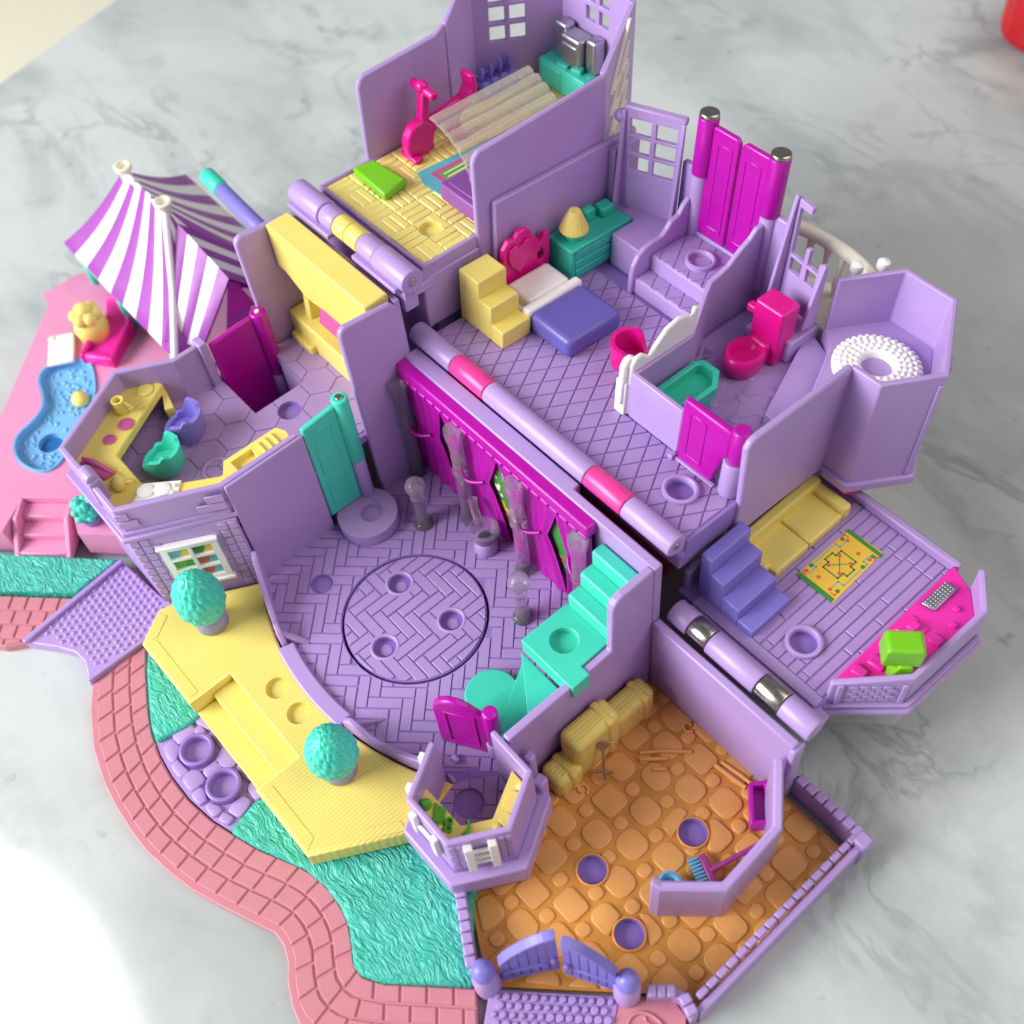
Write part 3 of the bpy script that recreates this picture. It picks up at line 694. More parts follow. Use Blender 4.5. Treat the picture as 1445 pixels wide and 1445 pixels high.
for k in range(26):
    a = random.uniform(0, 6.3); e = random.uniform(-.3, 1.2); mb.ball((-6.55 + .28 * math.cos(a) * math.cos(e), -8.25 + .28 * math.sin(a) * math.cos(e), 1.65 + .3 * math.sin(e)), .13, .13, .11, 8, 5)
mb.ball((-6.55, -8.25, 1.65), .32); build('crown', mb, 'teal', bs, bevel=0)

# striped tent
tn = thing('striped_tent', 'purple and white striped pavilion tent with two finials on the pink terrace', 'tent', (-12, -2, 1.15))
A1, A2 = Vector((-13.2, -2.06, 4.7)), Vector((-11.08, -2.06, 4.7))
E = {'fl': Vector((-15.0, -4.05, 2.35)), 'fr': Vector((-8.72, -4.1, 2.25)), 'bl': Vector((-15.0, .15, 2.35)), 'br': Vector((-8.9, .1, 2.25))}
def strip_roof(a0, a1, e0, e1, n, name, sag=.17, lift=0.0):
    """striped concave roof slope between the ridge a0-a1 and the eave e0-e1"""
    for k in range(n):
        mb = MB(); u0, u1 = k / n, (k + 1) / n; rowsn = 8; v = []
        for j in range(rowsn + 1):
            t_ = j / rowsn
            for u in (u0, (u0 + u1) / 2, u1):
                p = a0.lerp(a1, u).lerp(e0.lerp(e1, u), t_); p.z -= sag * math.sin(math.pi * t_) * 1.0; p.z += (.035 if u == (u0 + u1) / 2 else 0) * math.sin(math.pi * min(1, t_ * 1.2)); v.append(p)
        top = [i for i in range(len(v))]; m_ = len(v); v2 = v + [q - Vector((0, 0, .09)) for q in v]
        f = []
        for j in range(rowsn):
            for i in range(2):
                a = j * 3 + i; f.append((a, a + 1, a + 4, a + 3)); f.append((m_ + a + 3, m_ + a + 4, m_ + a + 1, m_ + a))
        for i in range(2): a = rowsn * 3 + i; f.append((a, a + 1, a + 1 + m_, a + m_))
        mb.add(v2, f, True); build('stripe', mb, 'tent_purple' if k % 2 == 0 else 'white', name, bevel=0)
rf = build('roof_ridge', MB().tube([A1, A1.lerp(A2, .5) - Vector((0, 0, .22)), A2], .09, 10), 'white', tn, bevel=0)
strip_roof(A1 - Vector((.12, 0, 0)), A2, E['fl'], E['fr'], 9, rf)
strip_roof(A2, A1 - Vector((.12, 0, 0)), E['br'], E['bl'], 9, rf)
strip_roof(A1, A1 + Vector((0, .02, 0)), E['bl'], E['fl'], 7, rf)
pk = Vector((-8.75, -1.9, 3.62))
strip_roof(A2, A2 + Vector((0, .02, 0)), E['fr'], E['br'], 5, rf, sag=.2)
rs = Vector((-10.75, -2.0, 4.35))
strip_roof(pk, rs, Vector((-8.55, -3.3, 2.28)), Vector((-9.3, -4.0, 2.45)), 5, rf, sag=.03)
strip_roof(rs, pk, Vector((-9.6, -.1, 2.4)), Vector((-8.55, -.6, 2.28)), 5, rf, sag=.03)
build('hip_ridge', MB().tube([A2, A2.lerp(E['fr'], .5) - Vector((0, 0, .26)), E['fr']], .1, 10), 'white', rf, bevel=0)
for p in (A1, A2): build('finial', MB().lathe([(.15, p.z - .5), (.16, p.z + .02), (.24, p.z + .12), (.25, p.z + .22), (.19, p.z + .24), (.14, p.z + .1)], p.x, p.y, 20), 'cream', tn, bevel=0)
gab = MB().ext([(-3.5, 1.2), (-.5, 1.2), (-.5, 2.4), (-1.9, 3.5), (-3.45, 2.35)], (-8.85, 0, 0), (0, 1, 0), (0, 0, 1), (-.1, 0, 0)); build('entrance', gab, 'magenta', tn, bevel=.03)
build('flap', MB().ext([(-3.45, 1.3), (-2.75, 1.3), (-2.0, 3.42), (-3.45, 2.3)], (-8.74, 0, 0), (0, 1, 0), (0, 0, 1), (-.08, 0, 0)), 'cream', tn, bevel=.03)
build('flap', MB().ext([(-.55, 1.3), (-1.1, 1.3), (-1.65, 3.1), (-.55, 2.4)], (-8.74, 0, 0), (0, 1, 0), (0, 0, 1), (-.08, 0, 0)), 'cream', tn, bevel=.03)
for x, y in ((-14.3, -3.85), (-11.9, -3.95), (-9.1, -3.95), (-14.3, 0), (-9.1, 0)):
    build('pole', MB().cyl((x, y, 1.15), (x, y, 2.15), .16), 'teal', tn, bevel=.02)
build('valance', MB().wall([(-14.85, -3.98), (-12.6, -3.98), (-8.9, -3.98)], .08, 1.75, 2.12), 'teal', tn, bevel=.02)
# ------------------------------------------------------------------ main house: hall, kitchen, closet walls, hexagonal room
hs = thing('hall_house', 'lavender ground floor of the dolls house with round dance floor and kitchen', 'dolls house', (1.5, -3.5, 0))
HEX = [(5.38, -7.15), (6.62, -7.15), (7.25, -6.05), (6.62, -4.95), (5.45, -4.93), (4.75, -6.05)]
arch = [(1.35 + 6.9 * math.sin(math.radians(a)), -.05 - 6.9 * math.cos(math.radians(a))) for a in range(-29, 30, 3)]
hallp = [(-2.25, -.85), (-2.25, -5.9)] + arch + [(4.8, -6.05), (5.42, -7.1), (6.58, -7.1), (7.2, -6.05), (6.6, -5.0), (5.7, -4.9), (5.7, -.85)]
TC = (1.25, -4.0); TR = 1.70
dish = [(-1.03, -5.08, .27, .1), (5.57, -5.97, .33, .1)]
fl_ = build('hall_floor', MB().slab(hallp, .3, .97, dish, [circ(*TC, TR + .035, 56)]), 'lavender_dark', hs, bevel=0)
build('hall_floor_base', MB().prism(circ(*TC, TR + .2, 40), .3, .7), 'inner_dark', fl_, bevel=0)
hreg = [(-2.2, -.95), (-2.2, -5.85)] + [(1.35 + 6.8 * math.sin(math.radians(a)), -.05 - 6.8 * math.cos(math.radians(a))) for a in range(-28, 29, 4)] + [(5.62, -4.9), (5.62, -.95)]
hole = [circ(*TC, TR + .06, 48), circ(-1.03, -5.08, .28, 20), circ(-1.7, -3.12, .78, 24)]
n1 = tiles(fl_, 'plank', 'lavender_floor', herring(.265, -2.3, -7, 5.8, -.9, 45, (1.2, -4)), hreg, .95, 1.0, gap=.035, bev=.014, holes=hole, minarea=.02)
hx = inset(HEX, .16)
tiles(fl_, 'plank', 'lavender_floor', herring(.3, 4.7, -7.2, 7.3, -4.9, 45, (6, -6)), hx, .955, 1.003, gap=.035, bev=.014, holes=[circ(5.57, -5.97, .34, 20)], minarea=.03)
tt = build('turntable', MB().slab(circ(*TC, TR - .02, 64), .7, .985, [(.27, -3.70, .27, .16), (1.91, -3.44, .27, .16), (1.39, -5.01, .27, .16)]), 'lavender_dark', hs, bevel=0)
TH = [(.27, -3.70), (1.91, -3.44), (1.39, -5.01)]
tiles(tt, 'plank', 'lavender_floor', herring(.27, -.6, -5.8, 3.0, -2.2, 0, TC, (.1, .05)), circ(*TC, TR - .045, 64), .96, 1.015, gap=.035, bev=.014, holes=[circ(x, y, .34, 24) for x, y in TH], minarea=.02)
for x, y in TH:
    build('peg_ring', ring(x, y, .27, .085, .9, 1.03), 'lavender', tt, bevel=0)
    build('peg_button', MB().lathe([(.15, .8), (.15, .84), (.13, .85), (.001, .85)], x, y, 20), 'lavender', tt, bevel=0)
# back wall, side wall with cut-out for the stair landing
build('back_wall', MB().prism([(-2.2, -.9), (5.86, -.9), (5.86, -.67), (3.3, -.67), (3.3, -.5), (-2.2, -.5)], .2, 4.9), 'lavender', hs, bevel=.04)
ew = [(-.9, .2), (-.9, 4.9), (-1.75, 4.9)] + [(-2.0 + .2 * math.sin(math.radians(a)) * -1 * 0 + -.0, 0)] * 0 + [(-1.9, 4.85), (-1.99, 4.74), (-2.03, 4.6), (-2.06, 3.02), (-3.35, 2.98), (-4.9, 2.98), (-4.9, .2)]
build('side_wall', MB().px(ew, 5.66, 5.85), 'lavender', hs, bevel=.04)
# closet wing walls
cw = [(-2.32, .95), (-.72, .95), (-.72, 6.0), (-.76, 6.35), (-.95, 6.6), (-2.15, 6.74), (-2.28, 6.68), (-2.33, 6.55)]
build('closet_wall', MB().px(cw, -2.33, -2.17), 'lavender', hs, bevel=.05)
build('closet_wall', MB().px([(y, max(z, 3.2)) for y, z in cw], -6.42, -6.24), 'lavender', hs, bevel=.05)
build('closet_back', MB().box(-6.3, -.84, 1.0, -2.2, -.7, 6.55), 'lavender', hs, bevel=.02)
# kitchen shell
KP = [(-2.25, -.8), (-2.25, -5.97), (-3.37, -8.08), (-5.83, -8.08), (-7.05, -5.97), (-6.32, -4.7), (-6.32, -.8)][::-1]
pit = [(-6.24, -3.88), (-4.67, -3.88), (-4.67, -2.43), (-6.24, -2.43)]
kf = build('kitchen_floor', MB().slab(KP, 3.0, 3.22, [(-4.16, -3.22, .29, .12)], [pit]), 'lavender_dark', hs, bevel=0)
pw = MB().box(-6.3, -3.95, 1.05, -4.55, -2.0, 1.2)
for q in ([(-4.67, -3.98), (-4.57, -3.98), (-4.57, -2.35), (-4.67, -2.35)], [(-6.3, -3.98), (-4.57, -3.98), (-4.57, -3.88), (-6.3, -3.88)], [(-5.62, -2.46), (-4.57, -2.43), (-4.57, -2.33), (-5.62, -2.36)], [(-5.72, -2.46), (-5.62, -2.46), (-5.62, -2.1), (-5.72, -2.1)]): pw.prism(q, 1.1, 3.2)
build('door_well', pw, 'lavender', hs, bevel=0)
build('west_wall', MB().box(-6.46, -4.1, .3, -6.28, -.75, 3.22), 'lavender', hs, bevel=.02)
kreg = inset(KP, .12); hexes = []
hr = .47
for i in range(-12, 12):
    for j in range(-12, 12):
        c = (-4.44 + hr * 1.5 * i, -4.60 + hr * math.sqrt(3) * (j + .5 * (i % 2)))
        if -7.4 < c[0] < -1.8 and -8.4 < c[1] < -.4: hexes.append([(c[0] + hr * math.cos(math.radians(60 * k)), c[1] + hr * math.sin(math.radians(60 * k))) for k in range(6)])
def kclip(h):
    return h
tiles(kf, 'tile', 'lavender_floor', hexes, kreg, 3.20, 3.25, gap=.02, bev=.012, holes=[pit, circ(-4.16, -3.22, .30, 20)], minarea=.03)
build('peg_ring', ring(-3.88, -5.5, .27, .09, 3.2, 3.3), 'lavender', kf, bevel=0)
kw = [(-2.25, -3.93), (-2.25, -5.97), (-3.37, -8.08), (-5.83, -8.08), (-7.05, -5.97), (-6.36, -4.75), (-6.36, -4.0)]
build('kitchen_wall', MB().wall(kw[::-1], .14, 3.2, 4.6), 'lavender', hs, bevel=.035)
build('kitchen_wall', MB().wall(kw[::-1], .16, .3, 3.25) , 'lavender', hs, bevel=.02)
build('door_jamb', MB().box(-6.46, -4.12, 3.2, -6.1, -3.9, 4.68), 'lavender', hs, bevel=.04)
ledge = MB().wall(inset(kw + [(-6.0, -3), (-2.25, -3)], -.02)[:0] or [(-2.12, -5.9), (-3.28, -8.24), (-5.92, -8.24), (-7.2, -5.97)][::-1], .22, 3.55, 3.7)
build('cornice', ledge, 'lavender', hs, bevel=.035)
build('upper_band', MB().wall([(-2.2, -6.02), (-3.34, -8.15), (-4.1, -8.15)][::-1], .1, 3.7, 3.82), 'lavender', hs, bevel=.02)
# raised catch on the left corner of the kitchen wall
build('catch', MB().prism([(-4.65, -8.12), (-4.25, -8.12), (-4.25, -7.8), (-4.65, -7.8)], 3.9, 4.72), 'lavender', hs, bevel=.04)
build('catch_knob', MB().cyl((-4.72, -7.97, 4.72), (-4.3, -7.97, 4.72), .16), 'lavender', hs, bevel=.03)
# quoin bricks and window on the slanting front face
f0, f1 = Vector((-3.39, -8.11)), Vector((-2.17, -5.98)); fd = (f1 - f0).normalized(); fn_ = Vector((fd.y, -fd.x)); FL = (f1 - f0).length
fw = build('front_wall_face', MB().ext([(0, .9), (FL, .9), (FL, 3.55), (0, 3.55)], (f0.x, f0.y, 0), (fd.x, fd.y, 0), (0, 0, 1), (fn_.x * .06, fn_.y * .06, 0)), 'lavender', hs, bevel=.015)
rowz = 1.15
for r in range(9):
    z = .98 + r * .285
    for side in (0, 1):
        for k in range(3 if r % 2 else 2):
            wd = .22; a = k * wd + (0.0 if (r % 2 or k) else 0.0)
            if side: x0, x1 = FL - a - wd, FL - a - .02
            else: x0, x1 = a + .02, a + wd
            if z > 3.3: continue
            build('brick', MB().ext([(x0, z), (x1, z), (x1, z + .25), (x0, z + .25)], (f0.x + fn_.x * .05, f0.y + fn_.y * .05, 0), (fd.x, fd.y, 0), (0, 0, 1), (fn_.x * .045, fn_.y * .045, 0)), 'lavender', fw, bevel=.015, seg=1)
for z, a, b in ((3.95, 0.02, .45), (4.22, .02, .3), (3.95, 1.75, 2.4), (4.22, 2.0, 2.4)):
    build('brick', MB().ext([(a, z), (b, z), (b, z + .24), (a, z + .24)], (f0.x, f0.y, 0), (fd.x, fd.y, 0), (0, 0, 1), (fn_.x * .035, fn_.y * .035, 0)), 'lavender', fw, bevel=.012, seg=1)
def F3(u, z, d): return (f0.x + fd.x * u + fn_.x * d, f0.y + fd.y * u + fn_.y * d, z)
U, V0, V1 = (.55, 1.85), 1.55, 3.12
cols_ = [.70, 1.16, 1.24, 1.70]; rows_ = [1.74, 2.10, 2.18, 2.54, 2.62, 2.97]
hol = []
for a, b in ((cols_[0], cols_[1]), (cols_[2], cols_[3])):
    for c, d in ((rows_[0], rows_[1]), (rows_[2], rows_[3]), (rows_[4], rows_[5])): hol.append([(a, c), (b, c), (b, d), (a, d)])
wn = build('window', MB().ext([(U[0], V0), (U[1], V0), (U[1], V1), (U[0], V1)], F3(0, 0, .05), (fd.x, fd.y, 0), (0, 0, 1), (fn_.x * .11, fn_.y * .11, 0), hol), 'white', hs, bevel=.015)
build('sill', MB().ext([(U[0] - .05, V1 - .02), (U[1] + .05, V1 - .02), (U[1] + .05, V1 + .06), (U[0] - .05, V1 + .06)], F3(0, 0, .05), (fd.x, fd.y, 0), (0, 0, 1), (fn_.x * .16, fn_.y * .16, 0)), 'white', wn, bevel=.02)
build('sill', MB().ext([(U[0] - .02, V0 - .04), (U[1] + .06, V0 - .04), (U[1] + .06, V0 + .05), (U[0] - .02, V0 + .05)], F3(0, 0, .05), (fd.x, fd.y, 0), (0, 0, 1), (fn_.x * .16, fn_.y * .16, 0)), 'white', wn, bevel=.02)
picks = [('sticker_green', 'sticker_yellow'), ('sticker_green', 'paint_green'), ('sticker_yellow', 'sticker_teal'), ('sticker_teal', 'sticker_red'), ('sticker_teal', 'sticker_red'), ('sticker_yellow', 'sticker_green')]
for h, (c1, c2) in zip(hol, picks):
    (a, c), (b, _), (_, d), _ = h
    mbp = MB().ext([(a, c), (b, c), (b, d), (a, d)], F3(0, 0, .06), (fd.x, fd.y, 0), (0, 0, 1), (fn_.x * .02, fn_.y * .02, 0)); mbp.m = 1
    mbp.ext([(a, c), (a + (b - a) * .45, c), (a + (b - a) * .75, d), (a, d)], F3(0, 0, .08), (fd.x, fd.y, 0), (0, 0, 1), (fn_.x * .004, fn_.y * .004, 0)); build('pane', mbp, [c1, c2], wn, bevel=0)
# inner kitchen: door of the kitchen (magenta), teal door to the hall
md = build('kitchen_door', MB().px([(-3.86, 1.3), (-2.62, 1.3), (-2.62, 4.62), (-3.0, 4.62), (-3.86, 4.55)], -6.2, -6.06), 'magenta', hs, bevel=.05)
build('door_pivot', MB().cyl((-6.08, -2.45, 2.55), (-6.08, -2.45, 4.68), .2), 'magenta', md, bevel=.04)
build('pivot_pin', MB().cyl((-6.08, -2.45, 4.6), (-6.08, -2.45, 4.72), .06), 'cream', md, bevel=.01)
build('door_post', MB().cyl((-6.08, -2.45, 1.2), (-6.08, -2.45, 2.55), .19), 'lavender', hs, bevel=.02)
td = build('hall_door', MB().px([(-3.84, 1.42), (-2.92, 1.42), (-2.92, 4.82), (-3.84, 4.72)], -2.3, -2.16), 'teal', hs, bevel=.04)
for z0, z1 in ((3.0, 4.45), (1.75, 2.75)):
    mb = MB().px([(-3.68, z0), (-3.12, z0), (-3.12, z1), (-3.68, z1)], -2.165, -2.14, [[(-3.63, z0 + .05), (-3.17, z0 + .05), (-3.17, z1 - .05), (-3.63, z1 - .05)]]); build('door_panel', mb, 'teal', td, bevel=.012, seg=1)
build('door_pivot', MB().cyl((-2.2, -2.74, 2.75), (-2.2, -2.74, 4.95), .2), 'teal', td, bevel=.04)
build('pivot_pin', MB().cyl((-2.2, -2.74, 4.9), (-2.2, -2.74, 4.985), .09), 'steel', td, bevel=.01)
build('door_post', MB().cyl((-2.2, -2.74, 1.3), (-2.2, -2.74, 2.75), .18), 'lavender', hs, bevel=.02)
build('lintel', MB().box(-2.36, -3.9, 3.0, -2.2, -2.55, 3.24), 'lavender_dark', hs, bevel=.01)
ds = circ(-1.7, -3.12, .75, 40)
build('door_step', MB().slab(ds, .95, 1.36, [(-1.62, -3.05, .27, .14)]), 'lavender', hs, bevel=.04)
# hall wall below the kitchen
build('inner_wall', MB().px([(-5.95, .95), (-3.86, .95), (-3.86, 4.0), (-5.95, 4.0)], -2.2, -2.1) if False else MB().box(-2.24, -5.94, .95, -2.16, -3.86, 4.58), 'lavender', hs, bevel=.03)
# low balustrades along the porch
def arcp_(a, r=6.9): return (1.35 + r * math.sin(math.radians(a)), -.05 - r * math.cos(math.radians(a)))
def rail(a0, a1, zs, name='balustrade'):
    n = len(zs); return build(name, MB().wall([arcp_(a0 + (a1 - a0) * i / (n - 1)) for i in range(n)], .14, .95, list(zs)), 'lavender', hs, bevel=.035)
rail(-29.5, -13, [2.35, 2.3, 2.02, 1.86, 1.72, 1.58, 1.42, 1.36, 1.5, 1.42, 1.2])
rail(8, 30, [1.2, 1.55, 1.5, 1.3, 1.3, 1.36, 1.4, 1.44, 1.5, 1.6, 1.75])
build('threshold', MB().prism([arcp_(-13 + k * 2.1, 6.62) for k in range(11)] + [arcp_(-13 + k * 2.1, 7.02) for k in range(11)][::-1], .95, 1.13), 'lavender', hs, bevel=.04)
build('bracket', MB().ext([(0, 0), (.75, 0), (0, .42)], (arcp_(-16, 6.85)[0], arcp_(-16, 6.85)[1], 1.0), (.75, .62, 0), (0, 0, 1), (.1, -.1, 0)), 'lavender', hs, bevel=.02)
build('bracket', MB().ext([(0, 0), (.7, 0), (0, .42)], (arcp_(10, 6.85)[0], arcp_(10, 6.85)[1], 1.0), (.3, .9, 0), (0, 0, 1), (.1, .04, 0)), 'lavender', hs, bevel=.02)
# hexagonal room
hw = build('hexagon_wall', MB().wall([HEX[5]] + HEX[0:5], .13, .95, 2.95), 'lavender', hs, bevel=.035)
HO = inset(HEX, -.26); build('hexagon_base', MB().wall([HO[5]] + HO[:5], .28, .72, 1.38), 'lavender', hs, bevel=.05)
build('hexagon_plinth', MB().prism(inset(HEX, -.12), .25, .75), 'lavender_dark', hs, bevel=.02)
hd = Vector((HEX[1][0] - HEX[0][0], 0)).normalized()
# white fence and brick relief on the outer face to the right of the front corner
g0, g1 = Vector(HEX[1]), Vector(HEX[2]); gd = (g1 - g0).normalized(); gn = Vector((gd.y, -gd.x)); GL = (g1 - g0).length
def onface(name, poly, d0, th, mat, par, bev=.02):
    return build(name, MB().ext(poly, (g0.x + gn.x * d0, g0.y + gn.y * d0, 0), (gd.x, gd.y, 0), (0, 0, 1), (gn.x * th, gn.y * th, 0)), mat, par, bevel=bev)
for u in (.30, .78): onface('fence_post', [(u, 1.62), (u + .17, 1.62), (u + .17, 2.78), (u, 2.82)], 0.0, .16, 'white', hw)
for z in (1.85, 2.12, 2.42): onface('fence_rail', [(.45, z), (.8, z), (.8, z + .09), (.45, z + .09)], .03, .08, 'white', hw, .015)
for r in range(6):
    for k in range(2):
        u = .03 + k * .13 + (.0 if r % 2 else .02); onface('brick', [(u, 1.5 + r * .22), (u + .11, 1.5 + r * .22), (u + .11, 1.69 + r * .22), (u, 1.69 + r * .22)], -.005, .035, 'lavender', hw, .01)
        u = GL - .27 + k * .13; onface('brick', [(u, 1.5 + r * .22), (u + .11, 1.5 + r * .22), (u + .11, 1.69 + r * .22), (u, 1.69 + r * .22)], -.005, .035, 'lavender', hw, .01)
for (a, b) in ((HEX[0], HEX[1]), (HEX[5], HEX[0])):
    a, b = Vector(a), Vector(b); d = (b - a).normalized(); n_ = Vector((d.y, -d.x)); L_ = (b - a).length
    mb = MB()
    for u in (.2, L_ - .4): mb.ext([(u, 2.0), (u + .16, 2.0), (u + .16, 2.8), (u, 2.8)], (a.x, a.y, 0), (d.x, d.y, 0), (0, 0, 1), (n_.x * .14, n_.y * .14, 0))
    mb.ext([(.2, 2.3), (L_ - .25, 2.3), (L_ - .25, 2.42), (.2, 2.42)], (a.x + n_.x * .02, a.y + n_.y * .02, 0), (d.x, d.y, 0), (0, 0, 1), (n_.x * .08, n_.y * .08, 0)); build('fence_panel', mb, 'white', hw, bevel=.02)
# little magenta door of that room
o_, e_ = Vector((5.05, -4.72)), Vector((4.0, -5.36)); dd = (e_ - o_).normalized()
prof = [(0, 1.02), (1.24, 1.02), (1.24, 2.6), (1.2, 2.8), (1.08, 3.0), (.88, 3.12), (.66, 3.14), (.44, 3.05), (.28, 2.9), (.18, 2.8), (0, 2.78)]
ad = build('arched_door', MB().ext(prof, (o_.x, o_.y, 0), (dd.x, dd.y, 0), (0, 0, 1), (.1, -.15, 0)), 'magenta', hs, bevel=.05)
build('door_pivot', MB().cyl((5.12, -4.78, 1.6), (5.12, -4.78, 3.0), .17), 'magenta', ad, bevel=.05)
build('door_panel', MB().ext([(.3, 1.3), (.98, 1.3), (.98, 2.7), (.3, 2.7)], (o_.x, o_.y, 0), (dd.x, dd.y, 0), (0, 0, 1), (.118, -.177, 0), [[(.34, 1.34), (.94, 1.34), (.94, 2.66), (.34, 2.66)]]), 'magenta', ad, bevel=.01, seg=1)
build('door_post', MB().cyl((5.12, -4.78, 1.0), (5.12, -4.78, 1.6), .2), 'lavender', hs, bevel=.02)
build('door_hook', MB().box(4.55, -5.62, 1.0, 4.75, -5.5, 1.14).box(4.8, -5.95, 1.0, 5.05, -5.85, 1.1), 'lavender', hs, bevel=.03)
# corner lugs between the hexagonal room and the yard
build('lug', MB().prism([(6.35, -4.9), (6.62, -4.8), (6.55, -4.55), (6.3, -4.6)], .3, 1.75).prism([(6.0, -4.75), (6.2, -4.7), (6.15, -4.5), (5.95, -4.5)], .3, 2.2), 'lavender', hs, bevel=.05)
# teal tipped bar behind the closet
br = build('hinge_bar', MB().cyl((-8.9, -1.2, 6.0), (-6.4, -1.35, 6.0), .2), 'periwinkle', hs, bevel=.04)
build('bar_cap', MB().cyl((-9.75, -1.15, 6.0), (-8.9, -1.2, 6.0), .22), 'teal', br, bevel=.1)

# ------------------------------------------------------------------ wardrobe in the closet
wd = thing('wardrobe', 'tall yellow wardrobe unit with an open front between two lavender walls', 'wardrobe', (-4.3, -1.2, 3.25))
build('cabinet_top', MB().py([(-6.22, 5.45), (-5.9, 5.45), (-5.6, 5.3), (-5.25, 5.12), (-4.9, 5.1), (-4.4, 5.2), (-2.36, 5.2), (-2.36, 6.72), (-6.22, 6.72)], -1.5, -.86), 'yellow', wd, bevel=.04)
build('cabinet_base', MB().box(-6.22, -1.62, 3.22, -2.36, -.86, 4.05), 'yellow', wd, bevel=.05)
build('cabinet_back', MB().box(-6.22, -1.0, 4.0, -2.36, -.86, 5.3), 'yellow', wd, bevel=0)
build('plinth', MB().prism(rrect(-6.1, -1.78, -5.2, -1.55, .1), 3.24, 3.5), 'yellow', wd, bevel=.04)
build('side_panel', MB().px([(-1.4, 4.02), (-1.0, 4.02), (-1.0, 5.3), (-1.25, 5.3)], -5.75, -5.5), 'yellow', wd, bevel=.03)
pt = build('pink_garment', MB().px([(-1.45, 4.35), (-1.32, 4.3), (-1.05, 5.1), (-1.2, 5.15)], -5.0, -3.0), 'paint_pink', base=(-4, -1.2, 4.3), bevel=.03)
tag(pt, 'dusky pink folded cloth inside the yellow wardrobe', 'cloth')

# ------------------------------------------------------------------ kitchen worktop and chairs
ko = [(-6.93, -5.97), (-5.78, -7.95), (-3.43, -7.95), (-2.4, -5.95), (-2.4, -4.05)]
ki = [(-2.98, -4.05), (-3.05, -5.75), (-3.95, -7.12), (-5.22, -7.12), (-5.98, -5.95), (-6.5, -5.15), (-6.62, -5.3)]
wk = thing('kitchen_counter', 'yellow L shaped kitchen counter with a white cooker hob', 'counter', (-4.5, -7, 3.25))
build('worktop', MB().prism([(-6.93, -5.97), (-5.78, -7.95), (-3.43, -7.95), (-2.4, -5.95), (-2.4, -4.05), (-2.92, -4.05), (-3.02, -5.72), (-3.92, -7.12), (-5.25, -7.12), (-6.38, -5.2), (-6.55, -5.25)], 3.78, 4.02), 'yellow', wk, bevel=.035)
build('end_panel', MB().prism([(-6.55, -5.25), (-6.38, -5.2), (-5.75, -5.35), (-5.85, -5.55)], 3.24, 3.8), 'yellow', wk, bevel=.02)
build('cupboard', MB().prism([(-3.0, -4.1), (-2.45, -4.1), (-2.45, -5.8), (-3.05, -5.7)], 3.24, 3.8).prism([(-3.95, -7.18), (-5.2, -7.18), (-5.5, -7.8), (-3.6, -7.8)], 3.24, 3.8), 'yellow', wk, bevel=.02)
def cnt(a, b, u, v): return (a[0] + (b[0] - a[0]) * u, a[1] + (b[1] - a[1]) * u)
hb0, hb1 = Vector((-3.92, -7.1)), Vector((-3.43, -7.93)); sd = Vector((.54, .84)); 
hob = build('hob', MB().prism([(-4.05, -7.12), (-3.5, -7.9), (-2.97, -6.95), (-3.5, -6.42)], 4.02, 4.07), 'white', wk, bevel=.015)
hq = [Vector((-4.05, -7.12)), Vector((-3.5, -7.9)), Vector((-2.97, -6.95)), Vector((-3.5, -6.42))]
def hp(u, v): return hq[0].lerp(hq[1], u).lerp(hq[3].lerp(hq[2], u), v)
for u in (.28, .74):
    for v in (.2, .6): p = hp(u, v); build('burner', MB().lathe([(.19, 4.06), (.19, 4.11), (.15, 4.13), (.001, 4.13)], p.x, p.y, 22), 'white', hob, bevel=0)
for u in (.2, .45, .7): p = hp(u, .88); build('knob', MB().ball((p.x, p.y, 4.09), .06, .06, .05, 10, 6), 'white', hob, bevel=0)
sbp = [(-2.42, -5.9), (-2.42, -4.05), (-2.75, -3.98), (-3.0, -4.1), (-3.02, -5.5)]
build('sideboard', MB().prism(sbp, 4.0, 4.36, [[(-2.88, -5.4), (-2.55, -5.4), (-2.55, -4.85), (-2.88, -4.85)]]), 'yellow', wk, bevel=0)
build('sink_bottom', MB().box(-2.9, -5.42, 4.0, -2.53, -4.83, 4.2), 'yellow', wk, bevel=0)
for y in (-4.7, -4.52, -4.34): build('drainer_rib', MB().box(-2.92, y, 4.35, -2.52, y + .07, 4.42), 'yellow', wk, bevel=.02)
def plateitem(name, x, y, r, mat, label, cat):
    o = build(name, MB().lathe([(r * .9, 4.02), (r, 4.05), (r * .7, 4.065), (r * .65, 4.05), (.001, 4.05)], x, y, 24), mat, base=(x, y, 4.02), bevel=0); tag(o, label, cat); return o
plateitem('plate', -5.88, -6.5, .19, 'paint_pink', 'larger pink plate on the yellow kitchen counter', 'plate')
plateitem('plate', -5.75, -7.02, .15, 'paint_pink', 'smaller pink plate on the yellow kitchen counter', 'plate')
plateitem('plate', -6.5, -5.62, .2, 'yellow', 'yellow embossed plate at the far end of the kitchen counter', 'plate')
jg = thing('jug', 'little yellow jug standing on the kitchen counter by the plates', 'jug', (-6.32, -6.35, 4.02))
build('jug_body', MB().lathe([(.14, 4.02), (.17, 4.1), (.13, 4.3), (.15, 4.42), (.1, 4.42), (.08, 4.2)], -6.32, -6.35, 18), 'yellow', jg, bevel=0); build('jug_handle', MB().tube([(-6.2, -6.25, 4.1), (-6.05, -6.15, 4.2), (-6.18, -6.25, 4.36)], .04, 8), 'yellow', jg, bevel=0)
fk = thing('toast_rack', 'ribbed dusky pink rack leaning on the kitchen wall', 'rack', (-5.15, -7.7, 4.02))
mb = MB()
for k in range(4): mb.cyl((-5.55 + k * .07, -7.78 + k * .045, 4.2), (-5.0 + k * .08, -7.55 + k * .03, 4.12), .055, seg=10)
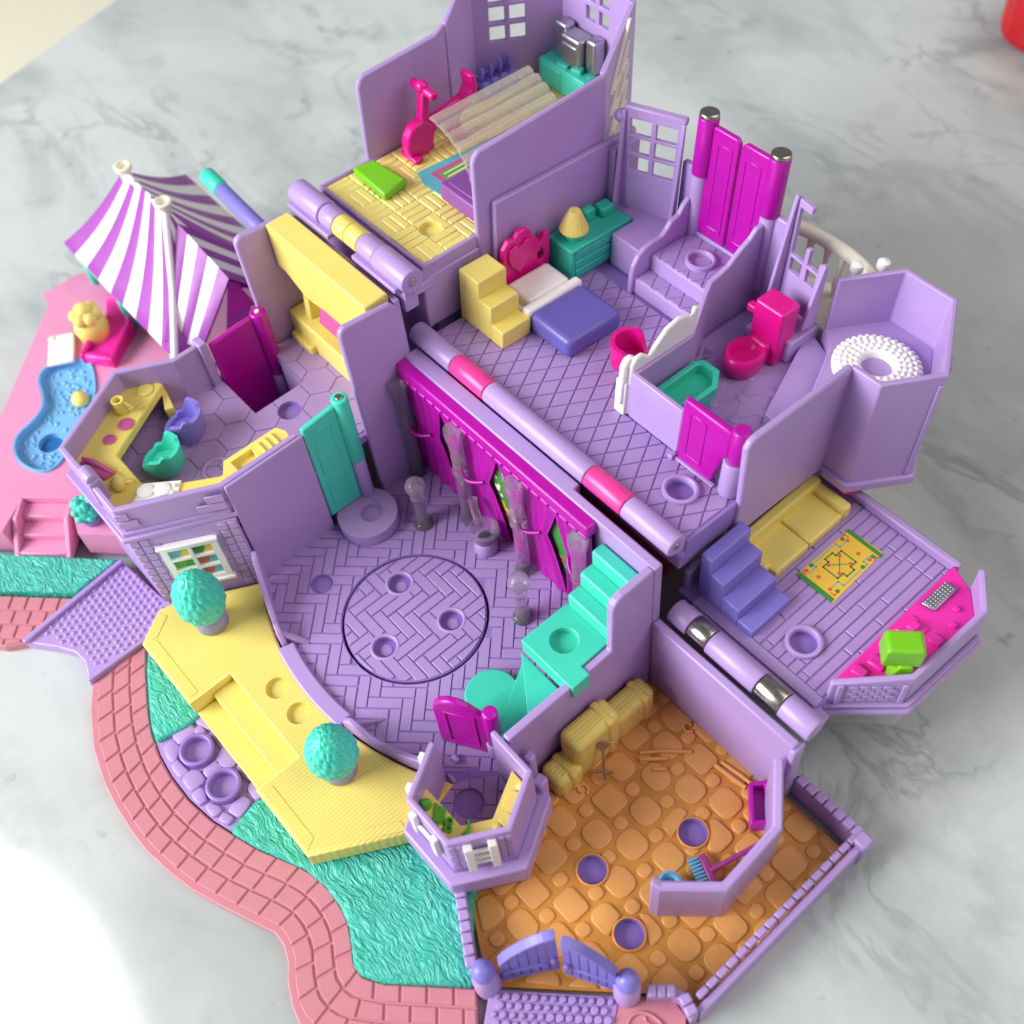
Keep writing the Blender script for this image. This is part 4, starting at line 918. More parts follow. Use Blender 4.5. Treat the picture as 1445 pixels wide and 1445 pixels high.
build('rib', mb, 'paint_pink', fk, bevel=.01); build('rack_base', MB().prism([(-5.6, -7.88), (-5.4, -7.6), (-4.75, -7.4), (-4.75, -7.7)], 4.02, 4.13), 'paint_pink', fk, bevel=.03)
kt = thing('kettle', 'rounded yellow kettle on the kitchen counter beside the hob', 'kettle', (-4.35, -7.5, 4.02))
build('kettle_body', MB().lathe([(.15, 4.02), (.2, 4.1), (.18, 4.25), (.08, 4.36), (.001, 4.38)], -4.35, -7.5, 18), 'yellow', kt, bevel=0); build('spout', MB().cyl((-4.3, -7.45, 4.12), (-4.08, -7.3, 4.3), .06, .04, 10), 'yellow', kt, bevel=.01)
lf = build('leaf_relief', MB().ball((-4.78, -7.3, 4.02), .06, .2, .03, 10, 5).ball((-6.15, -5.95, 4.02), .07, .2, .03, 10, 5), 'yellow', wk, bevel=0)
def tub_chair(name, label, x, y, z, r, h, face, mat, fr=W, notch=.55, group=None, lip=0.0):
    t = thing(name, label, 'chair', (x, y, z), fr, group)
    mb = MB(); n = 40; v = []; th = .10; 
    for k in range(n):
        a = 2 * math.pi * k / n; da = math.cos(a - math.radians(face)); 
        top = h * (.42 if da > .55 else (1.0 if da < .1 else .42 + (1 - .42) * (.55 - da) / .45))
        if abs(math.sin((a - math.radians(face)) * 2.0)) > .96: top += lip
        for rr, zz in ((r * .62, 0), (r * .95, h * .25), (r * 1.05, top), (r * 1.05 - th, top), (r * .9 - th * .6, h * .32)): v.append((x + rr * math.cos(a), y + rr * math.sin(a), z + zz))
    f = []
    for k in range(n):
        b = (k + 1) % n
        for j in range(4): f.append((k * 5 + j, b * 5 + j, b * 5 + j + 1, k * 5 + j + 1))
    mb.add(v, f, True); mb.add([v[k * 5 + 4] for k in range(n)], [tuple(range(n))], False); mb.add([v[k * 5] for k in range(n)], [tuple(range(n))[::-1]], False)
    build('tub', mb, mat, t, bevel=0)
    build('chair_stem', MB().cyl((x, y, z - .0), (x, y, z + .12), r * .5), mat, t, bevel=.02)
    return t
tub_chair('tub_chair', 'mint green tub chair with pointed arms at the kitchen counter', -4.72, -6.32, 3.25, .48, .8, 215, 'teal', lip=.1)
tub_chair('tub_chair', 'violet tub chair behind the green one in the kitchen', -5.22, -5.42, 3.25, .48, .85, 215, 'periwinkle', lip=.1)

# ------------------------------------------------------------------ counter in the hexagonal room
hc = thing('hexagon_counter', 'yellow counter with green painted food in the hexagonal room', 'counter', (6.2, -6.3, 1.0))
build('worktop', MB().prism([(5.12, -6.62), (6.28, -6.60), (6.6, -6.04), (6.1, -5.1), (6.52, -5.1), (7.05, -6.05), (6.52, -7.0), (5.42, -7.0)][::-1], 2.12, 2.3), 'yellow', hc, bevel=.03)
build('cabinet', MB().prism([(5.3, -6.8), (6.25, -6.75), (6.75, -6.04), (6.35, -5.2), (6.5, -5.15), (6.98, -6.05), (6.48, -6.94), (5.46, -6.94)][::-1], 1.0, 2.14), 'yellow', hc, bevel=.02)
for nm, lb, mb, mt_ in (('green_jar', 'small round green jar on the hexagonal room counter', MB().lathe([(.12, 2.3), (.13, 2.38), (.08, 2.46), (.07, 2.5), (.001, 2.52)], 5.5, -6.85, 16), 'paint_green'),
        ('chopping_board', 'flat green board on the hexagonal room counter', MB().prism([(5.58, -6.68), (5.85, -6.95), (6.08, -6.86), (5.85, -6.6)], 2.3, 2.35), 'paint_green'),
        ('green_ladle', 'long green ladle lying on the hexagonal room counter', MB().tube([(6.3, -6.42, 2.33), (6.45, -6.5, 2.33), (6.5, -6.65, 2.33), (6.62, -6.75, 2.33)], [.02, .03, .06, .07], 8), 'paint_green')):
    o = build(nm, mb, mt_, base=(6, -6.7, 2.3), bevel=.015 if nm == 'chopping_board' else 0); tag(o, lb, nm.split('_')[-1])
o = build('green_cups', MB().lathe([(.07, 2.3), (.085, 2.42), (.05, 2.42), (.04, 2.34)], 6.1, -6.72, 14), 'paint_green', base=(6.1, -6.72, 2.3), bevel=0); o.name = 'green_cup'; tag(o, 'tiny green cup between the green board and the ladle', 'cup')
o = build('green_cup', MB().lathe([(.07, 2.3), (.085, 2.42), (.05, 2.42), (.04, 2.34)], 6.2, -6.83, 14), 'paint_green', base=(6.2, -6.83, 2.3), bevel=0); tag(o, 'tiny green cup in front of the other green cup', 'cup')
build('moulded_food', MB().ball((6.05, -6.93, 2.32), .07, .07, .09, 10, 6).ball((6.22, -6.96, 2.32), .07, .07, .09, 10, 6).prism([(6.55, -5.75), (6.75, -5.65), (6.62, -5.3), (6.42, -5.4)], 2.3, 2.37).ball((6.5, -5.2, 2.33), .11, .11, .08).ball((6.8, -6.1, 2.33), .1, .1, .07).box(6.72, -6.0, 2.3, 6.95, -5.75, 2.4), 'yellow', hc, bevel=.015)

# ------------------------------------------------------------------ teal staircase
st = thing('teal_staircase', 'bright teal staircase winding up to the back wall of the hall', 'staircase', (4.9, -2.6, 1.0))
build('landing', MB().slab([(4.35, -3.25), (5.66, -3.25), (5.92, -3.22), (5.92, -2.75), (5.66, -2.75), (5.66, -1.95), (4.35, -1.95)], 2.6, 3.06, [(4.98, -2.6, .30, .2)]), 'teal', st, bevel=.03)
for y0, y1, z in ((-1.96, -1.58, 3.47), (-1.6, -1.23, 3.92), (-1.25, -.92, 4.37)): build('step', MB().box(4.4, y0, 2.6, 5.66, y1, z), 'teal', st, bevel=.05)
pv = Vector((4.33, -3.28))
for a0, a1, z, rr in ((0, -36, 2.55, 2.2), (-36, -60, 2.05, 1.9), (-60, -92, 1.55, 1.45)):
    po = clip([tuple(pv + Vector((-.01, .01)))] + [(pv.x + 4 * math.cos(math.radians(a)), pv.y + 4 * math.sin(math.radians(a))) for a in (a1, (a0 + a1) / 2, a0)], [(3.7, -4.78), (5.66, -4.78), (5.66, -3.2), (3.7, -3.2)])
    build('winder_step', MB().prism(ccw(po), 1.0, z), 'teal', st, bevel=.025)
build('round_step', MB().prism(circ(4.12, -4.05, .62, 36), 1.0, 1.3), 'teal', st, bevel=.04)

# ------------------------------------------------------------------ curtains, columns, posts
cu = thing('stage_curtain', 'magenta draped curtain and pelmet hanging along the hall back wall', 'curtain', (1, -1.1, 1))
build('pelmet', MB().box(-2.4, -1.18, 4.5, 4.22, -.86, 4.86), 'magenta', cu, bevel=.06)
pf = MB()
for k in range(22): x = -2.3 + k * .297; pf.box(x, -1.2, 4.42, x + .27, -1.14, 4.55)
build('pelmet_pleats', pf, 'magenta', cu, bevel=.03)
colx = [-2.05, .0, 2.05, 4.05]
def drape(x_top0, x_top1, x_tie, x_b0, x_b1, nm='drape'):
    mb = MB()
    def fn(u, v):
        z = 4.5 - v * 3.48
        zt = 2.95
        if z > zt: k = ((4.5 - z) / (4.5 - zt)) ** 1.25; l0 = x_top0 + (x_tie - .42 - x_top0) * k; l1 = x_top1 + (x_tie + .42 - x_top1) * k
        else: k = ((zt - z) / (zt - 1.02)) ** .75; l0 = x_tie - .42 + (x_b0 - x_tie + .42) * k; l1 = x_tie + .42 + (x_b1 - x_tie - .42) * k
        x = l0 + (l1 - l0) * u; pl = .028 * math.sin(u * 24) * (1.0 if abs(z - zt) > .15 else .5)
        y = -1.06 - pl - .05 * math.exp(-((z - zt) / .5) ** 2) * math.sin(math.pi * u)
        return (x, y, z)
    mb.grid(lambda u, v: (fn(u, v)), 34, 26); k = len(mb.v); mb.grid(lambda u, v: (lambda p: (p[0], -.93, p[2]))(fn(u, v)), 34, 26)
    build(nm, mb, 'magenta', cu, bevel=0, solid=False)
drape(-2.35, -.85, -1.5, -2.3, -.62); drape(-.98, 1.2, .3, -.6, 1.32); drape(1.05, 3.15, 2.3, 1.36, 3.28); drape(3.0, 4.18, 3.8, 3.3, 4.18)
tb = MB()
for x in (-1.75, .2, 2.15, 3.9): tb.tube([(x - .42 + .84 * k / 12, -1.12 - .2 * math.sin(math.pi * k / 12), 2.95 - .1 * math.sin(math.pi * k / 12)) for k in range(13)], .045, 8)
build('tie_back', tb, 'magenta', cu, bevel=0)
sk = build('garden_picture', MB().box(-2.1, -.925, 1.05, 4.1, -.905, 4.4), 'sticker_green', base=(1, -.91, 1), bevel=0); tag(sk, 'green garden scene sticker showing through gaps in the curtain', 'sticker')
fmb = MB()
for i in range(260):
    x, z = random.uniform(-2.0, 4.0), random.uniform(1.1, 4.3); r = random.uniform(.04, .12); fmb.m = random.randrange(4)
    fmb.add([(x + r * math.cos(a) * 1.0, -.927 - i * 1e-5, z + r * math.sin(a)) for a in (0, 1.05, 2.1, 3.14, 4.19, 5.24)], [(0, 1, 2, 3, 4, 5)])
build('printed_flowers', fmb, ['sticker_yellow', 'sticker_teal', 'sticker_red', 'cream'], sk, bevel=0, kind='stuff')
for i, x in enumerate(colx):
    o = build('clear_column', MB().lathe([(.22, 1.0), (.22, 1.12), (.16, 1.2), (.16, 2.9), (.2, 2.96), (.2, 3.06), (.16, 3.12), (.17, 4.1), (.21, 4.16), (.21, 4.26), (.23, 4.3), (.23, 4.5)], x, -1.3, 18), 'clear', base=(x, -1.3, 1.0), bevel=0)
    tag(o, ['clear column at the far left end of the magenta curtain', 'clear column second from the left against the curtain', 'clear column third from the left against the curtain', 'clear column at the right end of the curtain behind the stairs'][i], 'column', 'clear columns along the curtain')
def bpost(x, y, label):
    t = thing('clear_post', label, 'post', (x, y, 1.0), group='freestanding clear posts in the hall')
    build('shaft', MB().lathe([(.16, 1.12), (.18, 1.3), (.145, 1.36), (.14, 2.1), (.18, 2.16), (.15, 2.22), (.16, 2.32)], x, y, 18), 'clear', t, bevel=0)
    build('knob', MB().ball((x, y, 2.55), .25, .25, .25, 18, 10), 'clear', t, bevel=0)
    build('foot', MB().lathe([(.24, 1.0), (.25, 1.06), (.2, 1.14), (.13, 1.15)], x, y, 20), 'clear', t, bevel=0)
bpost(-.68, -2.2, 'clear knobbed post nearer the teal door in the hall'); bpost(3.0, -2.18, 'clear knobbed post beside the teal staircase')
gl = thing('clear_goblet', 'clear plastic cup with a handle on a lavender stand by the curtain', 'cup', (.95, -1.52, 1.0))
build('stand', MB().lathe([(.3, 1.0), (.28, 1.3), (.25, 1.38)], .95, -1.55, 22), 'lavender', gl, bevel=.02); build('bowl', MB().lathe([(.2, 1.38), (.3, 1.5), (.36, 1.85), (.3, 1.87), (.22, 1.55), (.001, 1.5)], .95, -1.55, 14), 'clear', gl, bevel=0)
build('handle', MB().tube([(.75, -1.5, 1.8), (.5, -1.42, 2.05), (.38, -1.35, 2.3)], [.12, .1, .12], 10), 'clear', gl, bevel=0)
# ------------------------------------------------------------------ stable yard
yd = thing('stable_yard', 'lavender walled yard with orange cobbled floor and double gate', 'toy yard', (9, -4, 0))
YP = [(5.8, -.85), (9.7, -.85), (11.62, -.6), (11.6, -5.4), (11.2, -5.3), (10.95, -5.4), (10.6, -5.8), (10.4, -6.0), (8.35, -8.05), (6.85, -7.2), (5.7, -5.0)]
YH = [(8.16, -4.88, .30), (9.02, -2.78, .30), (9.6, -5.22, .30)]
yf = build('yard_floor', MB().slab([(5.8, -.75), (11.5, -.75), (11.5, -5.3), (11.1, -5.25), (10.4, -5.98), (8.42, -7.98), (6.9, -7.15), (5.8, -5.0)], .02, .2, [(*h[:2], h[2], .14) for h in YH]), 'orange_ground', yd, bevel=0)
random.seed(11); pol = []; La, Sa = .70, .36
for i in range(-14, 15):
    for j in range(-14, 15):
        ox, oy = 8.7 + i * La - j * Sa, -3.9 + i * Sa + j * La
        if not (5 < ox < 12.2 and -8.5 < oy < 0): continue
        g = .05; dx, dy = random.uniform(-.03, .03), random.uniform(-.03, .03); st = random.uniform(-.12, .1)
        pol.append(rrect(ox + g / 2 + dx, oy + g / 2 + dy + max(0, st), ox + La - g / 2 + dx, oy + La - g / 2 + dy - max(0, -st), random.uniform(.12, .24), 5))
        sx, sy = ox + La, oy
        pol.append(rrect(sx + g * .6, sy + g * .4 + .0, sx + Sa - g * .4, sy + Sa - g * .4, .11, 4))
stones_from(yf, 'cobble', 'orange', pol, [(5.87, -.93), (11.45, -.75), (11.45, -4.92), (8.42, -7.86), (6.98, -7.08), (5.97, -5.0)], .185, .242, holes=YH, zj=.008)
for x, y, r in YH: build('peg_ring', ring(x, y, r, .05, .18, .285), 'orange', yf, bevel=0); build('peg_socket', MB().lathe([(r, .27), (r - .01, .07), (.001, .075)], x, y, 28, caps=False), 'lavender_dark', yf, bevel=0)
# rear wall, bay wall, low wall with coping blocks
build('rear_wall', MB().box(5.86, -.92, .02, 9.72, -.7, 2.85), 'lavender', yd, bevel=.05)
build('wall_end', MB().box(9.66, -.95, .02, 9.8, -.6, 2.75), 'lavender', yd, bevel=.05)
bay = [(9.62, -1.0), (10.5, -1.95), (10.6, -3.62), (9.72, -4.55), (9.52, -4.62)]
build('bay_wall', MB().wall(bay[::-1], .2, .15, [2.05, 1.95, 1.95, 1.95, 2.4]), 'lavender', yd, bevel=.05)
low = [(11.62, -.55), (11.62, -5.42)]
for path, nm in (([(9.75, -.58), (11.5, -.58)], 'low_wall'), ([(11.5, -.5), (11.5, -5.35)], 'low_wall'), ([(11.62, -5.38), (11.2, -5.28), (10.95, -5.38), (10.62, -5.78)], 'low_wall'), ([(8.2, -7.98), (6.72, -7.1)], 'low_wall')):
    build(nm, MB().wall(path, .16, .0, .78), 'lavender', yd, bevel=.03)
def coping(a, b, n, wdt=.2):
    a, b = Vector(a), Vector(b); d = (b - a) / n; nn_ = Vector((-d.y, d.x)).normalized()
    for k in range(n):
        p = a + d * (k + .04); q = a + d * (k + .96)
        build('coping_block', MB().prism([tuple(p - nn_ * .03), tuple(q - nn_ * .03), tuple(q + nn_ * wdt), tuple(p + nn_ * wdt)], .72, .9), 'lavender', yd, bevel=.035)
coping((9.8, -.58), (11.5, -.58), 7); coping((11.5, -.55), (11.5, -5.2), 17, -.17); coping((11.6, -5.4), (11.2, -5.28), 2); coping((10.98, -5.36), (10.62, -5.76), 3); coping((8.15, -7.97), (6.78, -7.15), 7)
build('corner_post', MB().prism(rrect(11.4, -.75, 11.72, -.42, .08), 0, .95), 'lavender', yd, bevel=.05)
for k, (x, y) in enumerate(((8.42, -7.96), (10.38, -6.05))):
    gp = build('gate_post', MB().lathe([(.27, .0), (.27, .9), (.23, 1.0), (.19, 1.2)], x, y, 24), 'lavender', yd, bevel=0); build('post_ball', MB().ball((x, y, 1.34), .235, .235, .26, 20, 12), 'periwinkle', gp, bevel=0)
def gate(hx_, hy_, ex, ey):
    a, b = Vector((hx_, hy_)), Vector((ex, ey)); d = (b - a).normalized(); L_ = (b - a).length; n_ = Vector((-d.y, d.x)); nb = 6
    g = build('gate', MB().ext([(.05, .42), (L_, .42), (L_, .5), (.05, .5)], (a.x, a.y, 0), (d.x, d.y, 0), (0, 0, 1), (n_.x * .15, n_.y * .15, 0)), 'periwinkle', yd, bevel=.02)
    top = lambda u: 1.55 + 1.05 * math.sin(math.pi / 2 * u) ** .8
    for k in range(nb):
        u0, u1_ = (k + .0) / nb, (k + .97) / nb
        po = [(.12 + u0 * (L_ - .12), .46), (.12 + u1_ * (L_ - .12), .46), (.12 + u1_ * (L_ - .12), top(u1_)), (.12 + u0 * (L_ - .12), top(u0))]
        build('board', MB().ext(po, (a.x + n_.x * .02, a.y + n_.y * .02, 0), (d.x, d.y, 0), (0, 0, 1), (n_.x * .12, n_.y * .12, 0)), 'periwinkle', g, bevel=.02, seg=1)
    cap = [( .12 + k / 10 * (L_ - .12), top(k / 10)) for k in range(11)]; po = cap + [(x, z + .09) for x, z in cap[::-1]]
    build('top_rail', MB().ext(po, (a.x - n_.x * .02, a.y - n_.y * .02, 0), (d.x, d.y, 0), (0, 0, 1), (n_.x * .2, n_.y * .2, 0)), 'periwinkle', g, bevel=.03)
    build('cross_rail', MB().ext([(.15, 1.0), (L_ - .25, 1.0), (L_ - .25, 1.1), (.15, 1.1)], (a.x - n_.x * .03, a.y - n_.y * .03, 0), (d.x, d.y, 0), (0, 0, 1), (n_.x * .2, n_.y * .2, 0)), 'periwinkle', g, bevel=.02)
    build('knob', MB().ball((b.x - d.x * .1 - n_.x * .02, b.y - d.y * .1 - n_.y * .02+ 0, 1.25), .07), 'periwinkle', g, bevel=0); build('knob', MB().ball((b.x - d.x * .1 + n_.x * .18, b.y - d.y * .1 + n_.y * .18+ 0, 1.25), .07), 'periwinkle', g, bevel=0)
gate(8.55, -7.8, 9.2, -6.72); gate(10.25, -6.02, 9.24, -6.6)
rk = build('twig_relief', MB().tube([(7.0, -2.35, .27), (7.3, -1.95, .27), (7.75, -1.5, .27)], .05, 8).tube([(7.1, -2.45, .27), (7.5, -2.0, .27)], .05, 8).tube([(7.45, -2.4, .27), (7.65, -2.2, .27)], .05, 8).tube([(8.3, -1.35, .27), (8.75, -1.3, .27), (9.1, -1.25, .27)], .06, 8).tube([(8.35, -1.2, .27), (8.85, -1.12, .27), (9.15, -1.1, .27)], .05, 8), 'orange', yf, bevel=0)
build('swirl_relief', MB().tube([(7.28 + .14 * math.cos(a * .5) * (1 - a / 20), -.98 - .14 - .14 * math.sin(a * .5) * (1 - a / 20), .27) for a in range(12)], .03, 6).tube([(6.75 + .14 * math.cos(a * .5) * (1 - a / 20), -3.85 + .14 * math.sin(a * .5) * (1 - a / 20), .27) for a in range(12)], .03, 6), 'orange', yf, bevel=0)
# hay bales / crates
def bales():
    t = thing('hay_bales', 'stack of three yellow moulded hay bales against the lavender yard wall', 'hay bales', (6.25, -2.8, .2))
    for x0, y0, x1, y1, z0, z1 in ((5.95, -4.35, 6.62, -3.6, .2, .95), (5.92, -3.75, 6.55, -2.45, .2, 1.75), (5.92, -2.55, 6.5, -1.35, .2, 1.25)):
        b = build('bale', MB().box(x0, y0, z0, x1, y1, z1), 'crate_wood', t, bevel=.17, seg=4)
        build('band', MB().box(x0 - .0, y1 - .42, z0 + .02, x1 + .035, y1 - .2, z1 + .035), 'crate_wood', b, bevel=.09, seg=3)
    return t
bales()
pf_ = thing('pitchfork', 'tiny brown garden fork leaning on the yellow hay bales', 'garden fork', (6.7, -3.1, .25))
build('fork_shaft', MB().cyl((6.62, -3.1, 1.25), (6.85, -3.28, .5), .03, seg=8), 'steel', pf_, bevel=0)
build('fork_head', MB().ext([(-.2, 0), (.2, 0), (.05, -.3), (-.05, -.3)], (6.6, -3.08, 1.42), (.72, .69, 0), (-.2, .2, .9), (.03, -.03, 0)), 'steel', pf_, bevel=.01)
build('fork_grip', MB().cyl((6.7, -3.42, .48), (7.0, -3.14, .48), .035, seg=8).cyl((6.85, -3.28, .5), (6.95, -3.36, .34), .03, seg=8), 'steel', pf_, bevel=0)
tr = thing('feed_trough', 'dark magenta feed trough fixed to the bay wall of the yard', 'trough', (9.65, -1.45, .25))
tq = [(9.18, -1.32), (9.42, -.98), (10.1, -1.62), (9.82, -1.98)]
build('trough_shell', MB().prism(ccw(tq), .55, .85, [inset(ccw(tq), .09)]), 'magenta', tr, bevel=.025); build('trough_bottom', MB().prism(inset(ccw(tq), .06), .25, .6), 'magenta', tr, bevel=0)
bm_ = thing('broom', 'plum handled broom with blue bristles lying on the orange cobbles', 'broom', (9.95, -2.9, .3))
build('broom_handle', MB().cyl((9.84, -3.12, .4), (10.22, -1.9, .6), .06, seg=10), 'broom_plum', bm_, bevel=.015)
a, b = Vector((9.45, -3.1)), Vector((10.08, -3.36)); d = (b - a).normalized(); n_ = Vector((-d.y, d.x)); L_ = (b - a).length
build('broom_head', MB().ext([(0, 0), (L_, 0), (L_, .15), (0, .15)], (a.x + .0, a.y + .0, .28), (d.x, d.y, 0), (n_.x, n_.y, 0), (0, 0, .16)), 'broom_plum', bm_, bevel=.03)
for k in range(9): p = a + d * (L_ * (k + .08) / 9); q = p + d * (L_ * .84 / 9); build('bristle', MB().prism(ccw([tuple(p), tuple(q), tuple(q - n_ * .24), tuple(p - n_ * .24)]), .26, .42), 'steel_blue', bm_, bevel=.015, seg=1)
for k in range(9): pass
bk = thing('bucket', 'small blue bucket beside the bay wall on the orange cobbles', 'bucket', (9.5, -4.05, .25))
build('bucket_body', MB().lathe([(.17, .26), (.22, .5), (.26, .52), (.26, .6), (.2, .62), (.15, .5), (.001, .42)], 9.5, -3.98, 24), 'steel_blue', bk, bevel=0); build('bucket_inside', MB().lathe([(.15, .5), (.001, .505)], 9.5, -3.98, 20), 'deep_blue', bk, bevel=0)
# ------------------------------------------------------------------ bedroom wing, hinged on the hall wall (tilted 5 degrees)
B = BED
bw = thing('bedroom_wing', 'lavender bedroom and bathroom floor folded out behind the curtain wall', 'dolls house wing', (2, 3, 0), B)
bp_ = [(-2.2, .02), (5.85, .02), (5.85, 1.6), (5.8, 4.5), (6.5, 4.55), (7.15, 5.65), (6.0, 7.5), (4.85, 7.5), (4.1, 6.3), (-2.2, 6.33)]
bf = build('bedroom_floor', MB().slab(bp_, -.75, -.03, [(4.87, .83, .29, .1)]), 'lavender_dark', bw, bevel=.03)
rh = []
for i in range(-10, 22):
    for j in range(-3, 20):
        cx, cy = (i + .5 * (j % 2)) * .445, j * .40
        rh.append([(cx - .2225, cy), (cx, cy - .40), (cx + .2225, cy), (cx, cy + .40)])
# drawn only where the floor is open: the bed, dresser, stairs and partitions cover the rest
breg = [(-2.15, .06), (5.75, .06), (5.75, 1.5), (2.72, 1.5), (2.72, 4.35), (-.1, 4.35), (-.1, 4.75), (-2.15, 4.75)]
cover = [[(-1.9, 1.75), (.5, 1.75), (.5, 3.25), (-1.9, 3.25)], [(-2.1, 3.6), (-1.5, 3.6), (-1.5, 4.7), (-2.1, 4.7)], [(-2.1, .95), (-.9, .95), (-.9, 1.6), (-2.1, 1.6)]]
rh = [r for r in rh if not any(c[0][0] < min(p[0] for p in r) and max(p[0] for p in r) < c[1][0] and c[0][1] < min(p[1] for p in r) and max(p[1] for p in r) < c[2][1] for c in cover)]
n2 = 0
for reg, hol in (([(-2.15, .06), (5.75, .06), (5.75, 1.5), (2.6, 1.5), (2.6, 4.35), (-2.15, 4.35)], [circ(4.87, .83, .30, 24)]),):
    n2 += tiles(bf, 'tile', 'lavender_floor', rh, reg, -.06, 0.0, gap=.03, bev=.012, holes=hol, minarea=.012)
build('bathroom_floor', MB().prism([(2.7, 1.6), (5.78, 1.6), (5.78, 4.4), (4.4, 6.2), (2.1, 6.2), (2.1, 4.4)], -.06, 0.0), 'lavender_floor', bf, bevel=0)
def dotp(i, j): return (3.0 + i * .62 + (.31 if j % 2 else 0), 1.9 + j * .62)
def okd(i, j): x, y = dotp(i, j); return 2.8 < x < 5.5 and y < 4.6 and i >= 0 and j >= 0
for i in range(5):
    for j in range(5):
        if not okd(i, j): continue
        x, y = dotp(i, j); build('round_tile', MB().lathe([(.135, -.002), (.135, .012), (.12, .02), (.001, .02)], x, y, 18), 'lavender_floor', bf, bevel=0)
        for di, dj in ((0, 1), (-1, 1)):
            i2, j2 = i + di + (1 if j % 2 else 0), j + 1
            if okd(i2, j2):
                a, b = Vector((x, y)), Vector(dotp(i2, j2)); d = (b - a).normalized(); n_ = Vector((-d.y, d.x)) * .012; a, b = a + d * .14, b - d * .14
                build('tile_joint', MB().prism([tuple(a - n_), tuple(b - n_), tuple(b + n_), tuple(a + n_)], -.002, .012), 'lavender_floor', bf, bevel=0)
build('peg_ring', ring(4.87, .83, .29, .10, -.03, .10), 'lavender', bf, bevel=0)
build('understory', MB().prism([(-2.1, .1), (5.7, .1), (5.7, 4.6), (6.3, 4.7), (6.9, 5.7), (5.9, 7.2), (4.9, 7.2), (3.9, 6.2), (-2.1, 6.2)], -1.25, -.7), 'lavender', bw, bevel=.05)
# hipped red roof hanging below, resting on the table
mb = MB(); t0 = [(-1.9, .4), (5.5, .4), (5.5, 4.6), (5.6, 6.4), (-1.9, 6.0)]; zb = -4.45
lo = [(0, 1.6), (4.2, 1.6), (4.2, 5.0), (3.6, 5.6), (0, 5.0)]
v = [(x, y, -1.25) for x, y in t0] + [(x, y, -4.55 + (5.0 - y) * .0) for x, y in lo]
mb.add(v, [(i, 5 + i, 5 + (i + 1) % 5, (i + 1) % 5) for i in range(5)] + [(5, 6, 7, 8, 9)[::-1]]); build('underside_roof', mb, 'roof_red', bw, bevel=.05, solid=True)
sc_ = MB()
for k in range(9): sc_.prism(circ(6.55 + .05 * k, 4.55 + .17 * k, .16, 12), -1.42, -1.26)
build('roof_scallops', sc_, 'roof_red', bw, bevel=.02)
# hinge barrels
for x0, x1, mt_, nm in ((-2.45, -1.02, 'lavender', 'hinge_barrel'), (-1.0, .13, 'hinge_pink', 'hinge_barrel'), (.15, 3.35, 'lavender', 'hinge_barrel'), (3.37, 4.45, 'hinge_pink', 'hinge_barrel'), (4.47, 5.82, 'lavender', 'hinge_barrel')):
    hb = build(nm, MB().cyl((x0, -.26, .02), (x1, -.26, .02), .26, seg=28), mt_, bw, bevel=.03)
build('hinge_pin', MB().cyl((5.8, -.26, .02), (5.84, -.26, .02), .08), 'steel', bw, bevel=.01)
build('hinge_web', MB().box(-2.2, -.2, -.3, 5.8, .1, -.05), 'lavender', bw, bevel=0)
# walls
build('side_wall', MB().px([(1.95, -1.2), (6.35, -1.2), (6.35, 2.6), (1.95, 2.6)], -2.36, -2.2), 'lavender', bw, bevel=.04)
build('wall_strip', MB().px([(5.45, -.05), (6.3, -.05), (6.3, 2.45), (5.45, 2.45)], -2.2, -2.0), 'lavender', bw, bevel=.03)
# east wall and tower
TW = [(5.85, 4.4), (6.6, 4.4), (7.32, 5.65), (6.12, 7.62), (4.78, 7.66), (3.98, 6.3)]
build('east_wall', MB().px([(1.42, -1.15), (1.5, 0), (1.32, 1.75), (1.4, 1.9), (1.55, 1.95), (4.45, 1.95), (4.45, -1.15)], 5.76, 5.92), 'lavender', bw, bevel=.05)
build('tower_wall', MB().wall(TW, .13, -1.1, [1.95, 1.95, 1.95, 2.0, 2.0, 2.0]), 'lavender', bw, bevel=.035)
build('tower_cornice', MB().wall([(5.95, 4.3), (6.65, 4.3), (7.45, 5.65), (6.2, 7.72)], .2, -1.28, -1.02), 'lavender', bw, bevel=.05)
tb_ = MB()
for (a, b) in ((TW[1], TW[2]), (TW[2], TW[3])):
    a, b = Vector(a), Vector(b); d = (b - a).normalized(); n_ = Vector((d.y, -d.x)); L_ = (b - a).length
    for z in (-.9, -.5, -.1, .3, .7, 1.1, 1.5):
        if b == Vector(TW[3]): tb_.ext([(L_ * .2, z), (L_ * .35, z), (L_ * .35, z + .25), (L_ * .2, z + .25)], (a.x, a.y, 0), (d.x, d.y, 0), (0, 0, 1), (n_.x * .08, n_.y * .08, 0))
    tb_.ext([(L_ - .16, -1.0), (L_ - .04, -1.0), (L_ - .04, 1.7), (L_ - .16, 1.7)], (a.x, a.y, 0), (d.x, d.y, 0), (0, 0, 1), (n_.x * .05, n_.y * .05, 0))
build('tower_quoin', tb_, 'lavender', bw, bevel=.02)
# bathroom ledge with the whirlpool
build('tower_step', MB().prism([(4.75, 3.5), (5.76, 3.5), (5.76, 4.45), (4.5, 5.9), (3.75, 6.2), (3.85, 5.75)], 0, .32), 'lavender', bw, bevel=.03)
tfl = build('tower_floor', MB().prism([(5.3, 4.1), (5.8, 4.5), (6.55, 4.5), (7.2, 5.65), (6.05, 7.52), (4.83, 7.55), (4.0, 6.25), (4.5, 5.85)], 0, .6), 'lavender', bw, bevel=.03)
